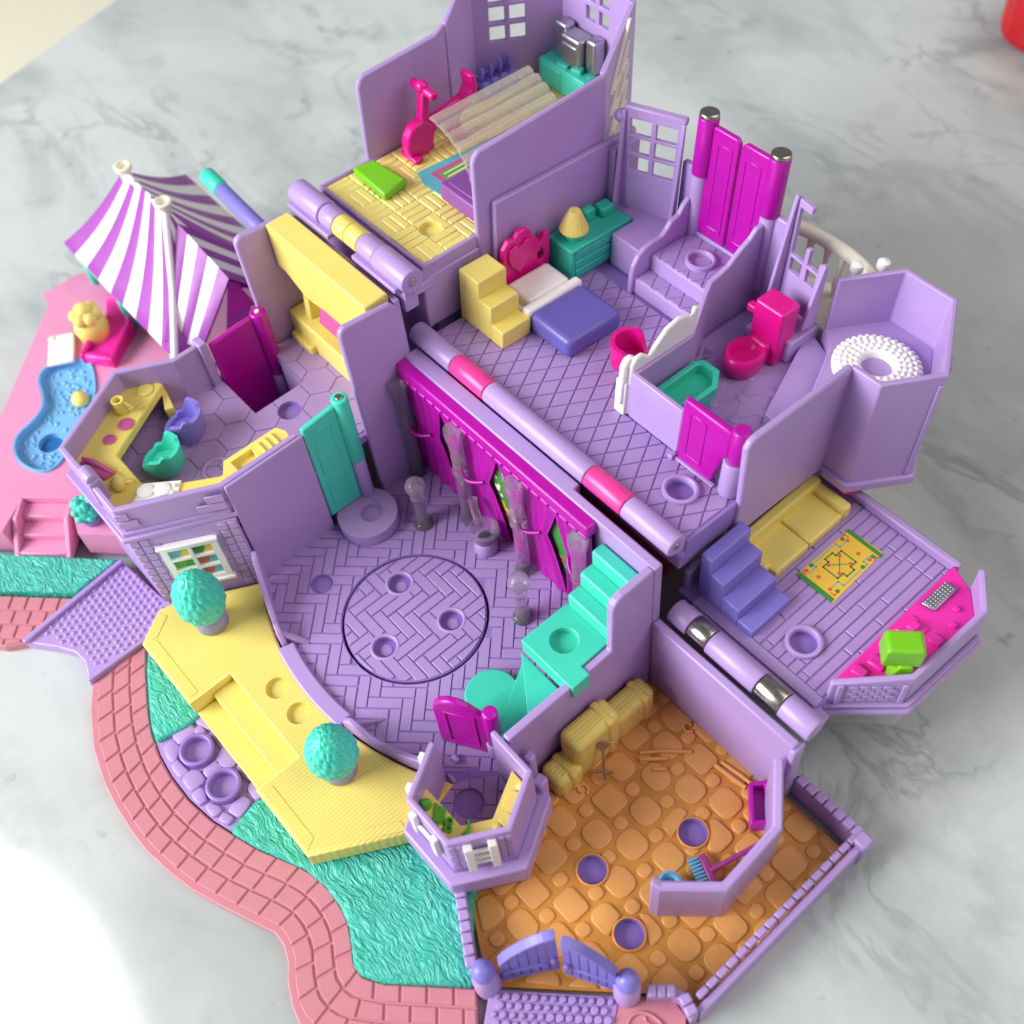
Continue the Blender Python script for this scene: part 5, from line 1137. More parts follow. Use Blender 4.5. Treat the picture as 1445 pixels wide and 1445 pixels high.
# partition between bed and bath with wavy stair cheek
build('partition', MB().py([(2.68, 0), (4.12, 0), (4.12, 1.27), (2.68, 1.27)], 1.5, 1.63), 'lavender', bw, bevel=.035)
build('partition', MB().wall([(2.74, 1.52), (2.72, 3.3), (2.2, 4.25), (2.06, 4.55), (2.04, 4.85), (2.03, 5.1), (2.03, 5.3), (2.03, 5.5), (2.03, 5.7), (2.03, 5.9), (2.03, 6.3)], .13, 0, [1.27, 1.27, 1.55, 1.62, 1.66, 1.72, 1.88, 2.02, 2.12, 2.32, 2.36]), 'lavender', bw, bevel=.035)
ck_ = [(4.32, 0), (4.32, .5), (4.36, .78), (4.5, 1.02), (4.7, 1.16), (4.95, 1.2), (5.25, 1.2), (5.4, 1.32), (5.52, 1.48), (5.78, 1.55), (5.9, 1.75), (6.05, 1.88), (6.3, 1.92), (6.3, 0)]
build('stair_cheek', MB().px(ck_, -.24, -.1), 'lavender', bw, bevel=.035)
# entrance platform
pf1 = build('platform', MB().box(-.12, 4.9, 0, 1.95, 6.3, .86), 'lavender', bw, bevel=.03)
pf2 = build('platform_step', MB().box(-.12, 4.42, 0, 1.98, 4.95, .43), 'lavender', bw, bevel=.03)
tiles(pf1, 'tile', 'lavender_floor', rh, [(-.08, 4.93), (1.9, 4.93), (1.9, 6.2), (-.08, 6.2)], .84, .885, gap=.03, bev=.012, minarea=.02)
tiles(pf2, 'tile', 'lavender_floor', rh, [(-.08, 4.45), (1.9, 4.45), (1.9, 4.9), (-.08, 4.9)], .41, .455, gap=.03, bev=.012, minarea=.02)
build('peg_ring', ring(.86, 5.55, .27, .09, .86, 1.0), 'lavender', pf1, bevel=0)
build('sill', MB().box(-.1, 6.2, .86, 2.0, 6.36, .98), 'lavender', bw, bevel=.03)
# back wall pieces, ledges and windows
build('back_wall', MB().box(-.62, 6.25, 0, -.05, 6.42, 2.55), 'lavender', bw, bevel=.04)
build('back_wall', MB().box(2.05, 6.25, 0, 2.7, 6.42, 2.55), 'lavender', bw, bevel=.04)
build('window_ledge', MB().prism([(-1.27, 4.75), (-.25, 4.75), (-.25, 6.3), (-2.05, 6.3), (-2.05, 5.48), (-1.27, 5.48)], 0, .9), 'lavender', bw, bevel=.04)
build('window_ledge', MB().prism([(2.8, 5.0), (3.9, 5.3), (3.9, 6.25), (2.8, 6.3)], 0, .6), 'lavender', bw, bevel=.04)
for x in (-.08, 1.98): build('door_column', MB().cyl((x, 6.28, .5), (x, 6.28, 2.55), .2, .2), 'lavender', bw, bevel=.02)
def window_leaf(p0, p1, broken=False):
    d = (Vector(p1) - Vector(p0)); L_ = d.length; d.normalize(); n_ = Vector((-d.y, d.x))
    z0, z1 = .75, 3.5; hol = []; cw_ = (L_ - .2 - .1) / 2
    for a in (.16, .16 + cw_ + .06):
        for k in range(3): hol.append([(a, 1.95 + k * .48), (a + cw_ - .06, 1.95 + k * .48), (a + cw_ - .06, 1.95 + k * .48 + .4), (a, 1.95 + k * .48 + .4)])
    if not broken:
        wl = build('window', MB().plate(p0, p1, [(0, z0), (L_, z0), (L_, z1), (0, z1)], .12, hol), 'lavender', bw, bevel=.015)
        build('window_cap', MB().plate(p0, p1, [(-.04, z1 - .06), (L_ + .04, z1 - .06), (L_ + .04, z1 + .1), (-.04, z1 + .1)], .2), 'lavender', wl, bevel=.04)
    else:
        out = [(0, z0), (L_, z0), (L_, 2.35), (L_ - .18, 2.3), (L_ - .18, 2.05), (L_ / 2 + .06, 2.05), (L_ / 2 + .06, 2.45), (L_ / 2 - .05, 2.45), (L_ / 2 - .05, 2.05), (.12, 2.05), (.12, 3.25), (.45, 3.25), (.45, 3.42), (0, 3.45)]
        wl = build('window', MB().plate(p0, p1, out, .12, [[(.16, 1.62), (L_ / 2 - .08, 1.62), (L_ / 2 - .08, 1.98), (.16, 1.98)], [(L_ / 2 + .08, 1.62), (L_ - .2, 1.62), (L_ - .2, 1.98), (L_ / 2 + .08, 1.98)]]), 'lavender', bw, bevel=.015)
    for u in (0.0, L_):
        q = Vector(p0) + d * u
        build('side_fin', MB().ext([(0, z0), (.34, z0), (.06, z1 if not broken or u == 0 else 2.4), (0, z1 if not broken or u == 0 else 2.4)], (q.x - d.x * .05, q.y - d.y * .05, 0), (-n_.x, -n_.y, 0), (0, 0, 1), (d.x * .1, d.y * .1, 0)), 'lavender', wl, bevel=.025)
window_leaf((-1.95, 5.62), (-.62, 6.18)); window_leaf((2.72, 6.1), (3.85, 5.95), True)
build('lug', MB().ball((-2.05, 5.62, 3.3), .16), 'lavender', bw, bevel=0)
# double doors
for x0, x1, px_ in ((.02, .92, -.05), (.97, 1.9, 1.97)):
    dl = build('door_leaf', MB().py([(x0, .98), (x1, .98), (x1, 3.72), (x1 - .1, 3.82), (x0 + .1, 3.82), (x0, 3.72)], 6.22, 6.36), 'magenta', bw, bevel=.04)
    a, b = (x0 + .3, x1 - .14) if px_ < 0 else (x0 + .14, x1 - .3)
    build('door_panel', MB().py([(a, 1.25), (b, 1.25), (b, 3.5), (a, 3.5)], 6.2, 6.235, [[(a + .06, 1.31), (b - .06, 1.31), (b - .06, 3.44), (a + .06, 3.44)]]), 'magenta', dl, bevel=.012, seg=1)
    build('door_pivot', MB().cyl((px_, 6.28, 2.5), (px_, 6.28, 3.95), .235, seg=26), 'magenta', dl, bevel=.03)
    build('pivot_cap', MB().cyl((px_, 6.28, 3.93), (px_, 6.28, 4.06), .225, seg=26), 'steel', dl, bevel=.04)
# bathroom door
bd = build('bathroom_door', MB().py([(4.16, .02), (5.12, .02), (5.3, .9), (5.42, 1.05), (5.42, 1.75), (4.16, 1.75)], 1.42, 1.6), 'magenta', bw, bevel=.05)
build('door_panel', MB().py([(4.36, .28), (4.82, .28), (4.82, 1.52), (4.36, 1.52)], 1.4, 1.44, [[(4.41, .33), (4.77, .33), (4.77, 1.47), (4.41, 1.47)]]), 'magenta', bd, bevel=.012, seg=1)
build('door_pivot', MB().cyl((5.55, 1.58, .95), (5.55, 1.58, 1.85), .2), 'magenta', bd, bevel=.05)
build('door_post', MB().cyl((5.52, 1.56, 0), (5.52, 1.56, .95), .23), 'lavender', bw, bevel=.03)
build('door_stop', MB().box(4.12, 1.36, 0, 5.25, 1.46, .06).box(4.05, 1.28, 0, 4.18, 1.44, .12), 'lavender', bw, bevel=.02)

# white balcony rail beyond the bathroom window
wr = thing('white_balcony', 'curved cream balcony rail seen behind the bathroom window', 'balcony', (3.8, 7.2, .8), B)
build('balcony_rail', MB().tube([(1.9 + 3.2 * math.sin(t_ * 1.15), 6.75 + .9 * math.sin(t_ * 3.14) * .55 + .35, 1.85 - .75 * t_) for t_ in [k / 14 for k in range(12)]], .16, 10), 'cream', wr, bevel=0)
bl_ = MB()
for k in range(6): t_ = (k + .5) / 9; bl_.lathe([(.07, .3), (.12, .7), (.06, 1.1), (.1, 1.7 - .75 * t_)], 1.9 + 3.2 * math.sin(t_ * 1.15), 7.1 + .5 * math.sin(t_ * 3.14), 10)
build('baluster', bl_, 'cream', wr, bevel=0); build('balcony_floor', MB().prism([(1.6, 6.5), (4.0, 6.45), (4.9, 7.7), (3.2, 8.0), (1.6, 7.3)], -.3, .3), 'cream', wr, bevel=.05)
for k, (x, y) in enumerate(((3.98, 7.0), (4.3, 7.5))): build('rail_knob', MB().lathe([(.08, .3), (.08, 1.7), (.15, 1.8), (.14, 1.95), (.001, 2.0)], x, y, 14), 'white', wr, bevel=0)

# furniture of the bedroom
bd_ = thing('bed', 'child bed with violet cover, white pillow and pink headboard', 'bed', (-.7, 2.5, 0), B)
build('cover', MB().prism(rrect(-.78, 1.68, .6, 3.34, .16), 0, .54), 'bed_violet', bd_, bevel=.15, seg=5)
build('mattress', MB().box(-1.95, 1.76, 0, -.75, 3.3, .34), 'white', bd_, bevel=.06)
build('sheet_fold', MB().box(-1.0, 1.64, .15, -.74, 3.36, .6), 'white', bd_, bevel=.09, seg=4)
build('pillow', MB().prism(rrect(-1.85, 1.9, -1.0, 3.2, .12), .25, .58), 'white', bd_, bevel=.14, seg=4)
hbp = [(1.62, .0), (1.62, .55), (1.78, .72), (1.72, .95), (1.92, 1.12), (1.95, 1.42), (2.12, 1.62), (2.32, 1.58), (2.42, 1.72), (2.62, 1.74), (2.78, 1.62), (2.84, 1.42), (2.98, 1.3), (3.02, 1.1), (3.12, 1.18), (3.2, 1.32), (3.34, 1.3), (3.38, 1.1), (3.38, 0)]
build('headboard', MB().px(hbp, -2.08, -1.93, [[(3.0, .62), (3.14, .58), (3.22, .75), (3.12, .9), (3.0, .85)]]), 'hot_pink', bd_, bevel=.04)
build('heart', MB().px([(2.38, .62), (2.72, .95), (2.82, 1.2), (2.75, 1.42), (2.6, 1.48), (2.44, 1.36), (2.28, 1.46), (2.1, 1.38), (2.05, 1.15), (2.12, .92)], -1.95, -1.86), 'hot_pink', bd_, bevel=.035)
ys = thing('yellow_steps', 'chunky yellow three step stool beside the child bed', 'steps', (-1.5, 1.2, 0), B)
for x0, x1, z in ((-2.18, -1.5, 1.42), (-1.52, -1.08, .95), (-1.1, -.68, .48)): build('step', MB().box(x0, .82, 0, x1, 1.66, z), 'yellow', ys, bevel=.03)
dr = thing('dresser', 'dark teal dresser with drawer lines and tabletop blocks beside the bed', 'dresser', (-1.7, 4.5, 0), B)
build('carcass', MB().box(-2.12, 3.52, 0, -1.33, 5.42, .9), 'teal_deep', dr, bevel=.06)
build('dresser_top', MB().box(-2.14, 3.48, .86, -1.29, 5.44, .98), 'teal_deep', dr, bevel=.035)
for z in (.12, .38, .64): build('drawer', MB().box(-1.35, 3.66, z, -1.29, 5.36, z + .21), 'teal_deep', dr, bevel=.025)
build('trinket_box', MB().box(-2.08, 4.9, .97, -1.72, 5.3, 1.22).box(-2.08, 4.45, .97, -1.85, 4.78, 1.3), 'teal_deep', dr, bevel=.05)
lm = thing('table_lamp', 'small lamp with a fluted cream shade on the teal dresser', 'lamp', (-1.68, 3.9, .98), B)
build('lamp_foot', MB().lathe([(.2, .98), (.22, 1.06), (.2, 1.24)], -1.68, 3.9, 20), 'teal_deep', lm, bevel=0)
sh = MB(); n = 36; v = []
for r, z in ((.34, 1.22), (.345, 1.26), (.15, 1.72), (.13, 1.75)):
    for k in range(n): rr = r * (1 + (.025 if k % 2 else 0)); v.append((-1.68 + rr * math.cos(2 * math.pi * k / n), 3.9 + rr * math.sin(2 * math.pi * k / n), z))
sh.add(v, [(a * n + k, a * n + (k + 1) % n, (a + 1) * n + (k + 1) % n, (a + 1) * n + k) for a in range(3) for k in range(n)] + [tuple(range(3 * n, 4 * n)), tuple(range(n))[::-1]], False); build('lamp_shade', sh, 'yellow', lm, bevel=0)
va = thing('vanity', 'white dressing table with a scrolled mirror back against the partition', 'dressing table', (2.5, 2.2, 0), B)
build('mirror_back', MB().px([(1.5, 0), (1.5, 1.45), (1.62, 1.62), (1.82, 1.62), (1.95, 1.5), (2.05, 1.4), (2.2, 1.62), (2.5, 1.9), (2.85, 1.98), (3.15, 1.9), (3.28, 1.75), (3.3, 2.0), (3.48, 1.95), (3.45, 1.6), (3.4, 1.25), (3.4, 0)], 2.54, 2.65), 'white', va, bevel=.05)
build('table', MB().px([(1.42, 0), (2.0, 0), (2.0, .95), (1.42, .95)], 2.3, 2.6), 'white', va, bevel=.03)
build('side_scroll', MB().px([(1.36, .3), (1.36, 1.4), (1.45, 1.58), (1.62, 1.6), (1.75, 1.48), (1.75, .8)], 2.4, 2.56), 'white', va, bevel=.05)
tub_chair('tub_chair', 'hot pink tub chair at the white dressing table', 1.72, 2.45, .12, .44, .82, 20, 'hot_pink', B, lip=0.0)
build('chair_post', MB().cyl((1.72, 2.45, 0), (1.72, 2.45, .2), .24), 'lavender', bw, bevel=.02)
sn = thing('bathroom_basin', 'teal octagonal basin behind the lavender partition', 'basin', (3.1, 2.7, 0), B)
so = [(2.85, 2.0), (3.45, 1.95), (3.72, 2.4), (3.72, 3.1), (3.4, 3.5), (2.95, 3.5), (2.82, 3.3)]
build('basin_rim', MB().prism(so, .3, .62, [inset(so, .14)]), 'teal_deep', sn, bevel=.03); build('basin_bowl', MB().prism(inset(so, .1), 0, .36), 'teal_deep', sn, bevel=0)
tl = thing('toilet', 'hot pink toilet with tall cistern in the bathroom', 'toilet', (3.35, 4.7, 0), B)
build('bowl', MB().lathe([(.38, 0), (.44, .1), (.48, .38), (.47, .5), (.43, .55), (.36, .54), (.33, .48), (.26, .34), (.001, .3)], 3.3, 4.45, 28, 0.9, 1.15), 'hot_pink', tl, bevel=0)
build('cistern', MB().prism(rrect(2.95, 4.95, 3.75, 5.55, .08), 0, 1.5), 'hot_pink', tl, bevel=.05)
build('bowl_link', MB().box(3.05, 4.8, 0, 3.6, 5.1, .6), 'hot_pink', tl, bevel=.08)
build('flush_handle', MB().box(2.72, 5.0, 1.0, 2.98, 5.2, 1.2), 'hot_pink', tl, bevel=.04)
wp = thing('whirlpool', 'white bubbly whirlpool ring in the bathroom tower', 'whirlpool', (5.6, 6.1, .6), B)
WC = (5.6, 6.05)
build('bubble_ring', MB().lathe([(.95, .58), (.97, .66), (.9, .74), (.4, .78), (.36, .74), (.34, .5)], *WC, 40, caps=False), 'white', wp, bevel=0)
build('drain', MB().lathe([(.36, .5), (.001, .5)], *WC, 30), 'white', wp, bevel=0)
bb_ = MB()
for r, n in ((.46, 18), (.58, 23), (.70, 28), (.82, 33), (.91, 37)):
    for k in range(n):
        a = 2 * math.pi * (k + (.5 if int(r * 100) % 3 else 0)) / n; bb_.ball((WC[0] + r * math.cos(a), WC[1] + r * math.sin(a), .745 if r < .85 else .70), .068, .068, .062, 8, 5)
build('bubbles', bb_, 'white', wp, bevel=0, kind='stuff')

# ------------------------------------------------------------------ gym wing
G = GYM
gw = thing('gym_wing', 'lavender gym room with yellow basket weave floor folded out at the top', 'dolls house wing', (-4.4, 3.5, 0), G)
GP = [(-6.42, .2), (-2.43, .2), (-2.43, 5.66), (-3.6, 7.75), (-6.05, 7.75), (-7.25, 5.65), (-6.42, 4.2)]
gf = build('gym_floor', MB().slab(inset(GP, .1), -.3, -.03, [(-3.40, 1.16, .27, .12)]), 'yellow_floor', gw, bevel=0)
sl = []
for i in range(-2, 14):
    for j in range(0, 12):
        x0, y0, q = -6.35 + i * .64, .3 + j * .64, .64
        for k in range(3):
            if (i + j) % 2: sl.append([(x0, y0 + k * q / 3), (x0 + q, y0 + k * q / 3), (x0 + q, y0 + (k + 1) * q / 3), (x0, y0 + (k + 1) * q / 3)])
            else: sl.append([(x0 + k * q / 3, y0), (x0 + (k + 1) * q / 3, y0), (x0 + (k + 1) * q / 3, y0 + q), (x0 + k * q / 3, y0 + q)])
sl = [p for p in sl if not (-3.9 < p[0][0] and p[0][1] > 2.2 and p[2][1] < 5.6) and not (-5.9 < p[0][0] and p[0][1] > 6.6)]
n3 = tiles(gf, 'slat', 'yellow_floor', sl, inset(GP, .12), -.06, .0, gap=.03, bev=.03, holes=[circ(-3.40, 1.16, .28, 22)], minarea=.03)
build('gym_block', MB().prism([(-6.45, .12), (-2.38, .12), (-2.38, 5.7), (-3.6, 7.85), (-6.1, 7.85), (-7.35, 5.65), (-6.5, 4.2)], -1.75, -.28), 'lavender', gw, bevel=.05)
build('gym_rim', MB().wall([(-6.42, 2.0), (-6.42, .16), (-2.42, .16), (-2.42, 2.0)], .1, -.3, .05), 'lavender', gw, bevel=.03)
build('gym_skirt', MB().prism([(-6.3, .5), (-2.5, .5), (-2.5, 5.6), (-3.6, 7.6), (-6.0, 7.6), (-7.1, 5.6), (-6.3, 4.2)], -4.0, -1.7), 'lavender_dark', gw, bevel=.05)
rw_ = [(1.72, -1.7), (1.72, 1.95), (1.78, 2.1), (1.9, 2.2), (5.66, 2.35), (5.66, -1.7)]
build('right_wall', MB().px(rw_, -2.5, -2.36), 'lavender', gw, bevel=.05)
lw_ = [(1.62, -.9), (1.64, 1.95), (1.72, 2.12), (1.85, 2.2), (3.95, 2.32), (4.25, 2.5), (4.25, -.9)]
build('left_wall', MB().px(lw_, -6.5, -6.36), 'lavender', gw, bevel=.05)
build('left_wall', MB().wall([(-7.25, 5.65), (-6.43, 4.2)], .13, -.9, [3.0, 2.5]), 'lavender', gw, bevel=.035)
def gplate(name, p0, p1, z0, z1a, z1b, holes):
    L_ = math.dist(p0, p1); return build(name, MB().plate(p0, p1, [(0, z0), (L_, z0), (L_, z1b), (0, z1a)], .14, holes), 'lavender', gw, bevel=.02)
hol = [[(1.02 + a * .52, 1.05 + k * .5), (1.42 + a * .52, 1.05 + k * .5), (1.42 + a * .52, 1.45 + k * .5), (1.02 + a * .52, 1.45 + k * .5)] for a in range(2) for k in range(3)]
gplate('window_wall', (-6.05, 7.75), (-7.25, 5.65), 0, 3.0, 3.0, hol)
hol = [[(.75 + a * .45, 1.75 + k * .5), (1.08 + a * .45, 1.75 + k * .5), (1.08 + a * .45, 2.12 + k * .5), (.75 + a * .45, 2.12 + k * .5)] for a in range(2) for k in range(2)]
gplate('window_wall', (-3.6, 7.75), (-6.05, 7.75), 0, 2.75, 3.0, hol)
gplate('window_wall', (-2.43, 5.66), (-3.6, 7.75), -1.7, 2.35, 2.75, ())
gd0, gd1 = Vector((-2.43, 5.66)), Vector((-3.6, 7.75)); gdd = (gd1 - gd0).normalized(); gnn = Vector((gdd.y, -gdd.x))
tl_ = MB()
for k in range(5):
    for sgn in (1, -1):
        tl_.ext([(.35 + .0, -.6 + k * .55), (.45, -.6 + k * .55), (1.75, .5 * sgn + .0 + k * .55), (1.65, .5 * sgn + k * .55)], (gd0.x + gnn.x * .005, gd0.y + gnn.y * .005, 0), (gdd.x, gdd.y, 0), (0, 0, 1), (gnn.x * .07, gnn.y * .07, 0))
build('trellis', tl_, 'cream', gw, bevel=.015)
build('wall_lug', MB().cyl((-4.1, 7.78, 2.95), (-3.7, 7.78, 2.9), .1), 'lavender', gw, bevel=.03)
# hinge of the gym on the closet
for x0, x1, mt_ in ((-6.4, -5.25, 'lavender'), (-5.23, -4.72, 'lavender'), (-4.70, -4.28, 'yellow'), (-4.26, -3.8, 'yellow'), (-3.78, -3.2, 'lavender'), (-3.18, -2.05, 'lavender')):
    build('hinge_barrel', MB().cyl((x0, -.38, .2), (x1, -.38, .2), .30 if x0 < -5.23 or x0 > -3.2 else .27, seg=26), mt_, gw, bevel=.03)
build('hinge_pin', MB().cyl((-2.06, -.38, .2), (-2.02, -.38, .2), .1), 'steel', gw, bevel=.01)
build('hinge_leaf', MB().box(-6.38, -.75, -.08, -4.75, -.4, .05).box(-3.85, -.75, -.08, -2.25, -.4, .05).box(-6.3, -.35, -.3, -2.1, .2, -.05).box(-3.12, -.58, -.62, -2.13, -.22, -.085), 'lavender', gw, bevel=.03)
mtg = build('exercise_mat', MB().prism([(-6.22, 1.05), (-6.12, 1.62), (-4.95, 1.72), (-4.85, .98)][::-1], 0, .22), 'lime', base=(-5.5, 1.3, 0), fr=G, bevel=.06); tag(mtg, 'bright green exercise mat on the yellow basket weave floor', 'mat')
bk_ = thing('exercise_bike', 'hot pink exercise bike standing by the gym wall', 'exercise bike', (-5.85, 3.2, 0), G)
X0 = -5.92
build('flywheel', MB().px(smooth([(2.35, .05), (2.3, .5), (2.5, .85), (2.85, .92), (3.1, .7), (3.15, .35), (3.0, .0), (2.6, -.05)], 2), X0, X0 + .3), 'hot_pink', bk_, bevel=.06)
build('frame', MB().px([(2.4, 0), (3.15, 0), (3.1, .3), (3.3, .55), (3.9, .75), (4.0, .62), (3.6, .3), (3.7, 0), (4.05, 0), (3.95, .5), (4.15, .9), (3.9, .95), (3.2, .85), (2.9, .6)], X0 + .06, X0 + .24), 'hot_pink', bk_, bevel=.04)
build('handlebar_post', MB().px([(2.72, .4), (2.98, .4), (3.12, 1.55), (2.92, 1.6)], X0 + .02, X0 + .28), 'hot_pink', bk_, bevel=.05)
build('handlebar', MB().cyl((X0 - .25, 3.02, 1.62), (X0 + .6, 3.02, 1.6), .11).ball((X0 + .15, 3.0, 1.68), .16), 'hot_pink', bk_, bevel=.04)
build('saddle', MB().px([(3.65, .82), (4.15, .92), (4.3, 1.12), (4.25, 1.5), (4.4, 1.5), (4.48, 1.1), (4.25, .78), (3.7, .68)], X0 - .05, X0 + .4), 'hot_pink', bk_, bevel=.05)
build('foot_bar', MB().box(X0 - .15, 2.35, 0, X0 + .5, 2.6, .12).box(X0 - .15, 3.75, 0, X0 + .5, 4.0, .12), 'hot_pink', bk_, bevel=.04)
wt = thing('weights_rack', 'small violet rack of weights in the far corner of the gym', 'weights rack', (-6.75, 5.9, 0), G)
mb = MB()
for k in range(4):
    y = 5.35 + k * .3; mb.cyl((-6.75, y, .3), (-6.35, y - .1, .35), .05, seg=8)
    for q in (-6.75, -6.35): mb.cyl((q - .06, y, .33), (q + .06, y, .33), .16, seg=14)
    mb.cyl((-6.6, y + .05, 0), (-6.55, y + .05, .75), .05, seg=8)
build('dumbbell', mb, 'periwinkle', wt, bevel=.015); build('rack_frame', MB().box(-6.95, 5.2, 0, -6.3, 6.45, .16), 'periwinkle', wt, bevel=.04)
kc = thing('stereo_cabinet', 'mint cabinet with two doors at the back of the gym', 'cabinet', (-5.2, 7.2, 0), G)
build('cabinet_body', MB().box(-6.05, 6.85, 0, -4.35, 7.6, .68), 'teal', kc, bevel=.06)
for x0, x1 in ((-6.0, -5.22), (-5.18, -4.4)): build('cabinet_door', MB().box(x0, 6.82, .06, x1, 6.88, .6), 'teal', kc, bevel=.03)
build('cabinet_button', MB().prism([(-5.45, 6.9), (-5.1, 6.95), (-5.15, 7.2), (-5.5, 7.15)], .66, .76).prism([(-4.95, 6.92), (-4.65, 7.0), (-4.75, 7.25), (-5.02, 7.18)], .66, .8), 'teal', kc, bevel=.03)
ss = thing('silver_stereo', 'silver stereo unit with two speakers on the mint cabinet', 'stereo', (-5.1, 7.4, .68), G)
build('speaker', MB().box(-5.85, 7.2, .66, -5.4, 7.55, 1.62), 'silver_paint', ss, bevel=.08, seg=3); build('speaker', MB().box(-4.75, 7.22, .66, -4.38, 7.6, 1.55), 'silver_paint', ss, bevel=.08, seg=3)
build('amplifier', MB().prism(rrect(-5.45, 7.05, -4.78, 7.55, .08), .66, 1.5), 'silver_paint', ss, bevel=.1, seg=3); build('display', MB().box(-5.38, 7.02, 1.12, -4.86, 7.08, 1.3), 'silver_paint', ss, bevel=.02)
tb2 = thing('sunbed', 'purple sunbed under a ribbed clear canopy beside the gym wall', 'sunbed', (-3.2, 3.8, 0), G)
plastic('sunbed_purple', '#8d4f9e', .4)
build('bed_base', MB().box(-4.05, 2.0, 0, -2.55, 5.4, .45), 'sunbed_purple', tb2, bevel=.05); build('bed_panel', MB().box(-3.9, 2.15, .44, -2.7, 5.2, .49), 'sunbed_purple', tb2, bevel=.02)
arcc = [(-4.55, 1.62), (-4.3, 1.58), (-4.02, 1.47), (-3.75, 1.33), (-3.53, 1.12), (-3.38, .86), (-3.29, .55)]
arcc = [(-4.68, 1.66), (-4.4, 1.62), (-4.1, 1.52), (-3.82, 1.38), (-3.58, 1.18), (-3.4, .9), (-3.3, .58), (-3.26, .44)]
La_ = arc(arcc); top_, bot_ = [], []
for k in range(85):
    l = La_[-1] * k / 84; p = at_len(arcc, La_, l); q = at_len(arcc, La_, min(La_[-1], l + .05)); q0 = at_len(arcc, La_, max(0, l - .05))
    d = Vector((q[0] - q0[0], q[1] - q0[1])).normalized(); n_ = Vector((-d.y, d.x)); n_ = n_ if n_.y > 0 else -n_
    h = .10 * abs(math.sin(math.pi * 7 * k / 84)) ** .6
    top_.append((p[0] + n_.x * (.03 + h), p[1] + n_.y * (.03 + h))); bot_.append((p[0] - n_.x * .03 + n_.x * h * .4, p[1] - n_.y * .03 + n_.y * h * .4))
build('canopy', MB().py(top_ + bot_[::-1], 2.35, 5.25), 'clear_amber', tb2, bevel=0)
mt3 = build('floor_sticker', MB().prism([(-5.2, 2.2), (-4.7, 2.02), (-4.1, 2.1), (-4.1, 5.0), (-4.6, 5.1), (-5.0, 4.8)], .0, .02), 'sticker_teal', base=(-4.6, 3.5, 0), fr=G, bevel=0); tag(mt3, 'blue and pink patterned mat sticker beside the sunbed', 'sticker')
build('sticker_border', MB().prism([(-4.95, 2.4), (-4.1, 2.4), (-4.1, 4.7), (-4.85, 4.7)], .02, .024), 'paint_pink', mt3, bevel=0); build('sticker_green', MB().prism([(-4.8, 2.55), (-4.1, 2.55), (-4.1, 4.55), (-4.7, 4.55)], .024, .03), 'paint_green', mt3, bevel=0)
for k in range(4): build('sticker_stripe', MB().box(-4.72 + k * .15, 2.62, .03, -4.67 + k * .15, 4.5, .034), 'cream', mt3, bevel=0)

# ------------------------------------------------------------------ study wing
sw_ = thing('study_wing', 'lavender study floor with a pink desk bay, folded out beside the yard', 'dolls house wing', (8, 2.3, 2.0))
SP = [(5.6, .12), (9.45, .12), (9.45, .5), (10.5, 1.62), (10.55, 3.85), (9.35, 4.78), (5.6, 4.78)]
sf = build('study_floor', MB().slab(SP, 2.2, 2.72, [(8.3, 1.05, .29, .1)]), 'lavender_dark', sw_, bevel=.03)
pk_ = []; random.seed(5)
for i in range(12):
    x0 = 6.72 + i * .245; ys_ = [.35 - random.uniform(0, 1.2)]
    while ys_[-1] < 4.7: ys_.append(ys_[-1] + random.uniform(1.0, 1.9))
    for a, b in zip(ys_, ys_[1:]): pk_.append([(x0, a), (x0 + .245, a), (x0 + .245, b), (x0, b)])
n4 = tiles(sf, 'plank', 'lavender_floor', pk_, [(6.7, .4), (9.35, .4), (9.35, 4.6), (6.7, 4.6)], 2.70, 2.75, gap=.035, bev=.014, holes=[circ(8.3, 1.05, .30, 24)], minarea=.02)
build('peg_ring', ring(8.3, 1.05, .29, .10, 2.72, 2.86), 'lavender', sf, bevel=0)
build('floor_edge', MB().box(6.05, .1, 2.7, 9.4, .38, 2.76), 'lavender', sw_, bevel=.02)
build('rim', MB().box(6.5, 4.62, 2.2, 9.4, 4.8, 2.98), 'lavender', sw_, bevel=.05)
build('back_ridge', MB().px([(.3, 2.2), (4.75, 2.2), (4.75, 3.45), (4.65, 3.55), (1.6, 3.55), (.3, 3.3)], 5.58, 5.74), 'lavender', sw_, bevel=.05)
BY = [(9.42, .45), (10.5, 1.62), (10.55, 3.85), (9.95, 4.5)]
bwall = build('bay_wall', MB().wall(BY, .14, 2.2, [3.3, 3.5, 3.5, 3.7]), 'lavender', sw_, bevel=.04)
build('bay_cornice', MB().wall([(9.45, .28), (10.66, 1.55), (10.7, 3.9), (9.95, 4.65)], .2, 2.15, 2.34), 'lavender', sw_, bevel=.05)
build('bay_cornice', MB().wall([(9.45, .35), (10.6, 1.58), (10.64, 3.9)], .12, 2.4, 2.5), 'lavender', sw_, bevel=.03)
a, b = Vector(BY[0]), Vector(BY[1]); d = (b - a).normalized(); n_ = Vector((d.y, -d.x)); L_ = (b - a).length
for r in range(5):
    for k in range(4):
        u = .36 + k * .22 + (.1 if r % 2 else 0); z = 2.58 + r * .13
        build('brick', MB().ext([(u, z), (min(u + .2, L_ - .25), z), (min(u + .2, L_ - .25), z + .11), (u, z + .11)], (a.x, a.y, 0), (d.x, d.y, 0), (0, 0, 1), (n_.x * .03, n_.y * .03, 0)), 'lavender', bwall, bevel=.01, seg=1)
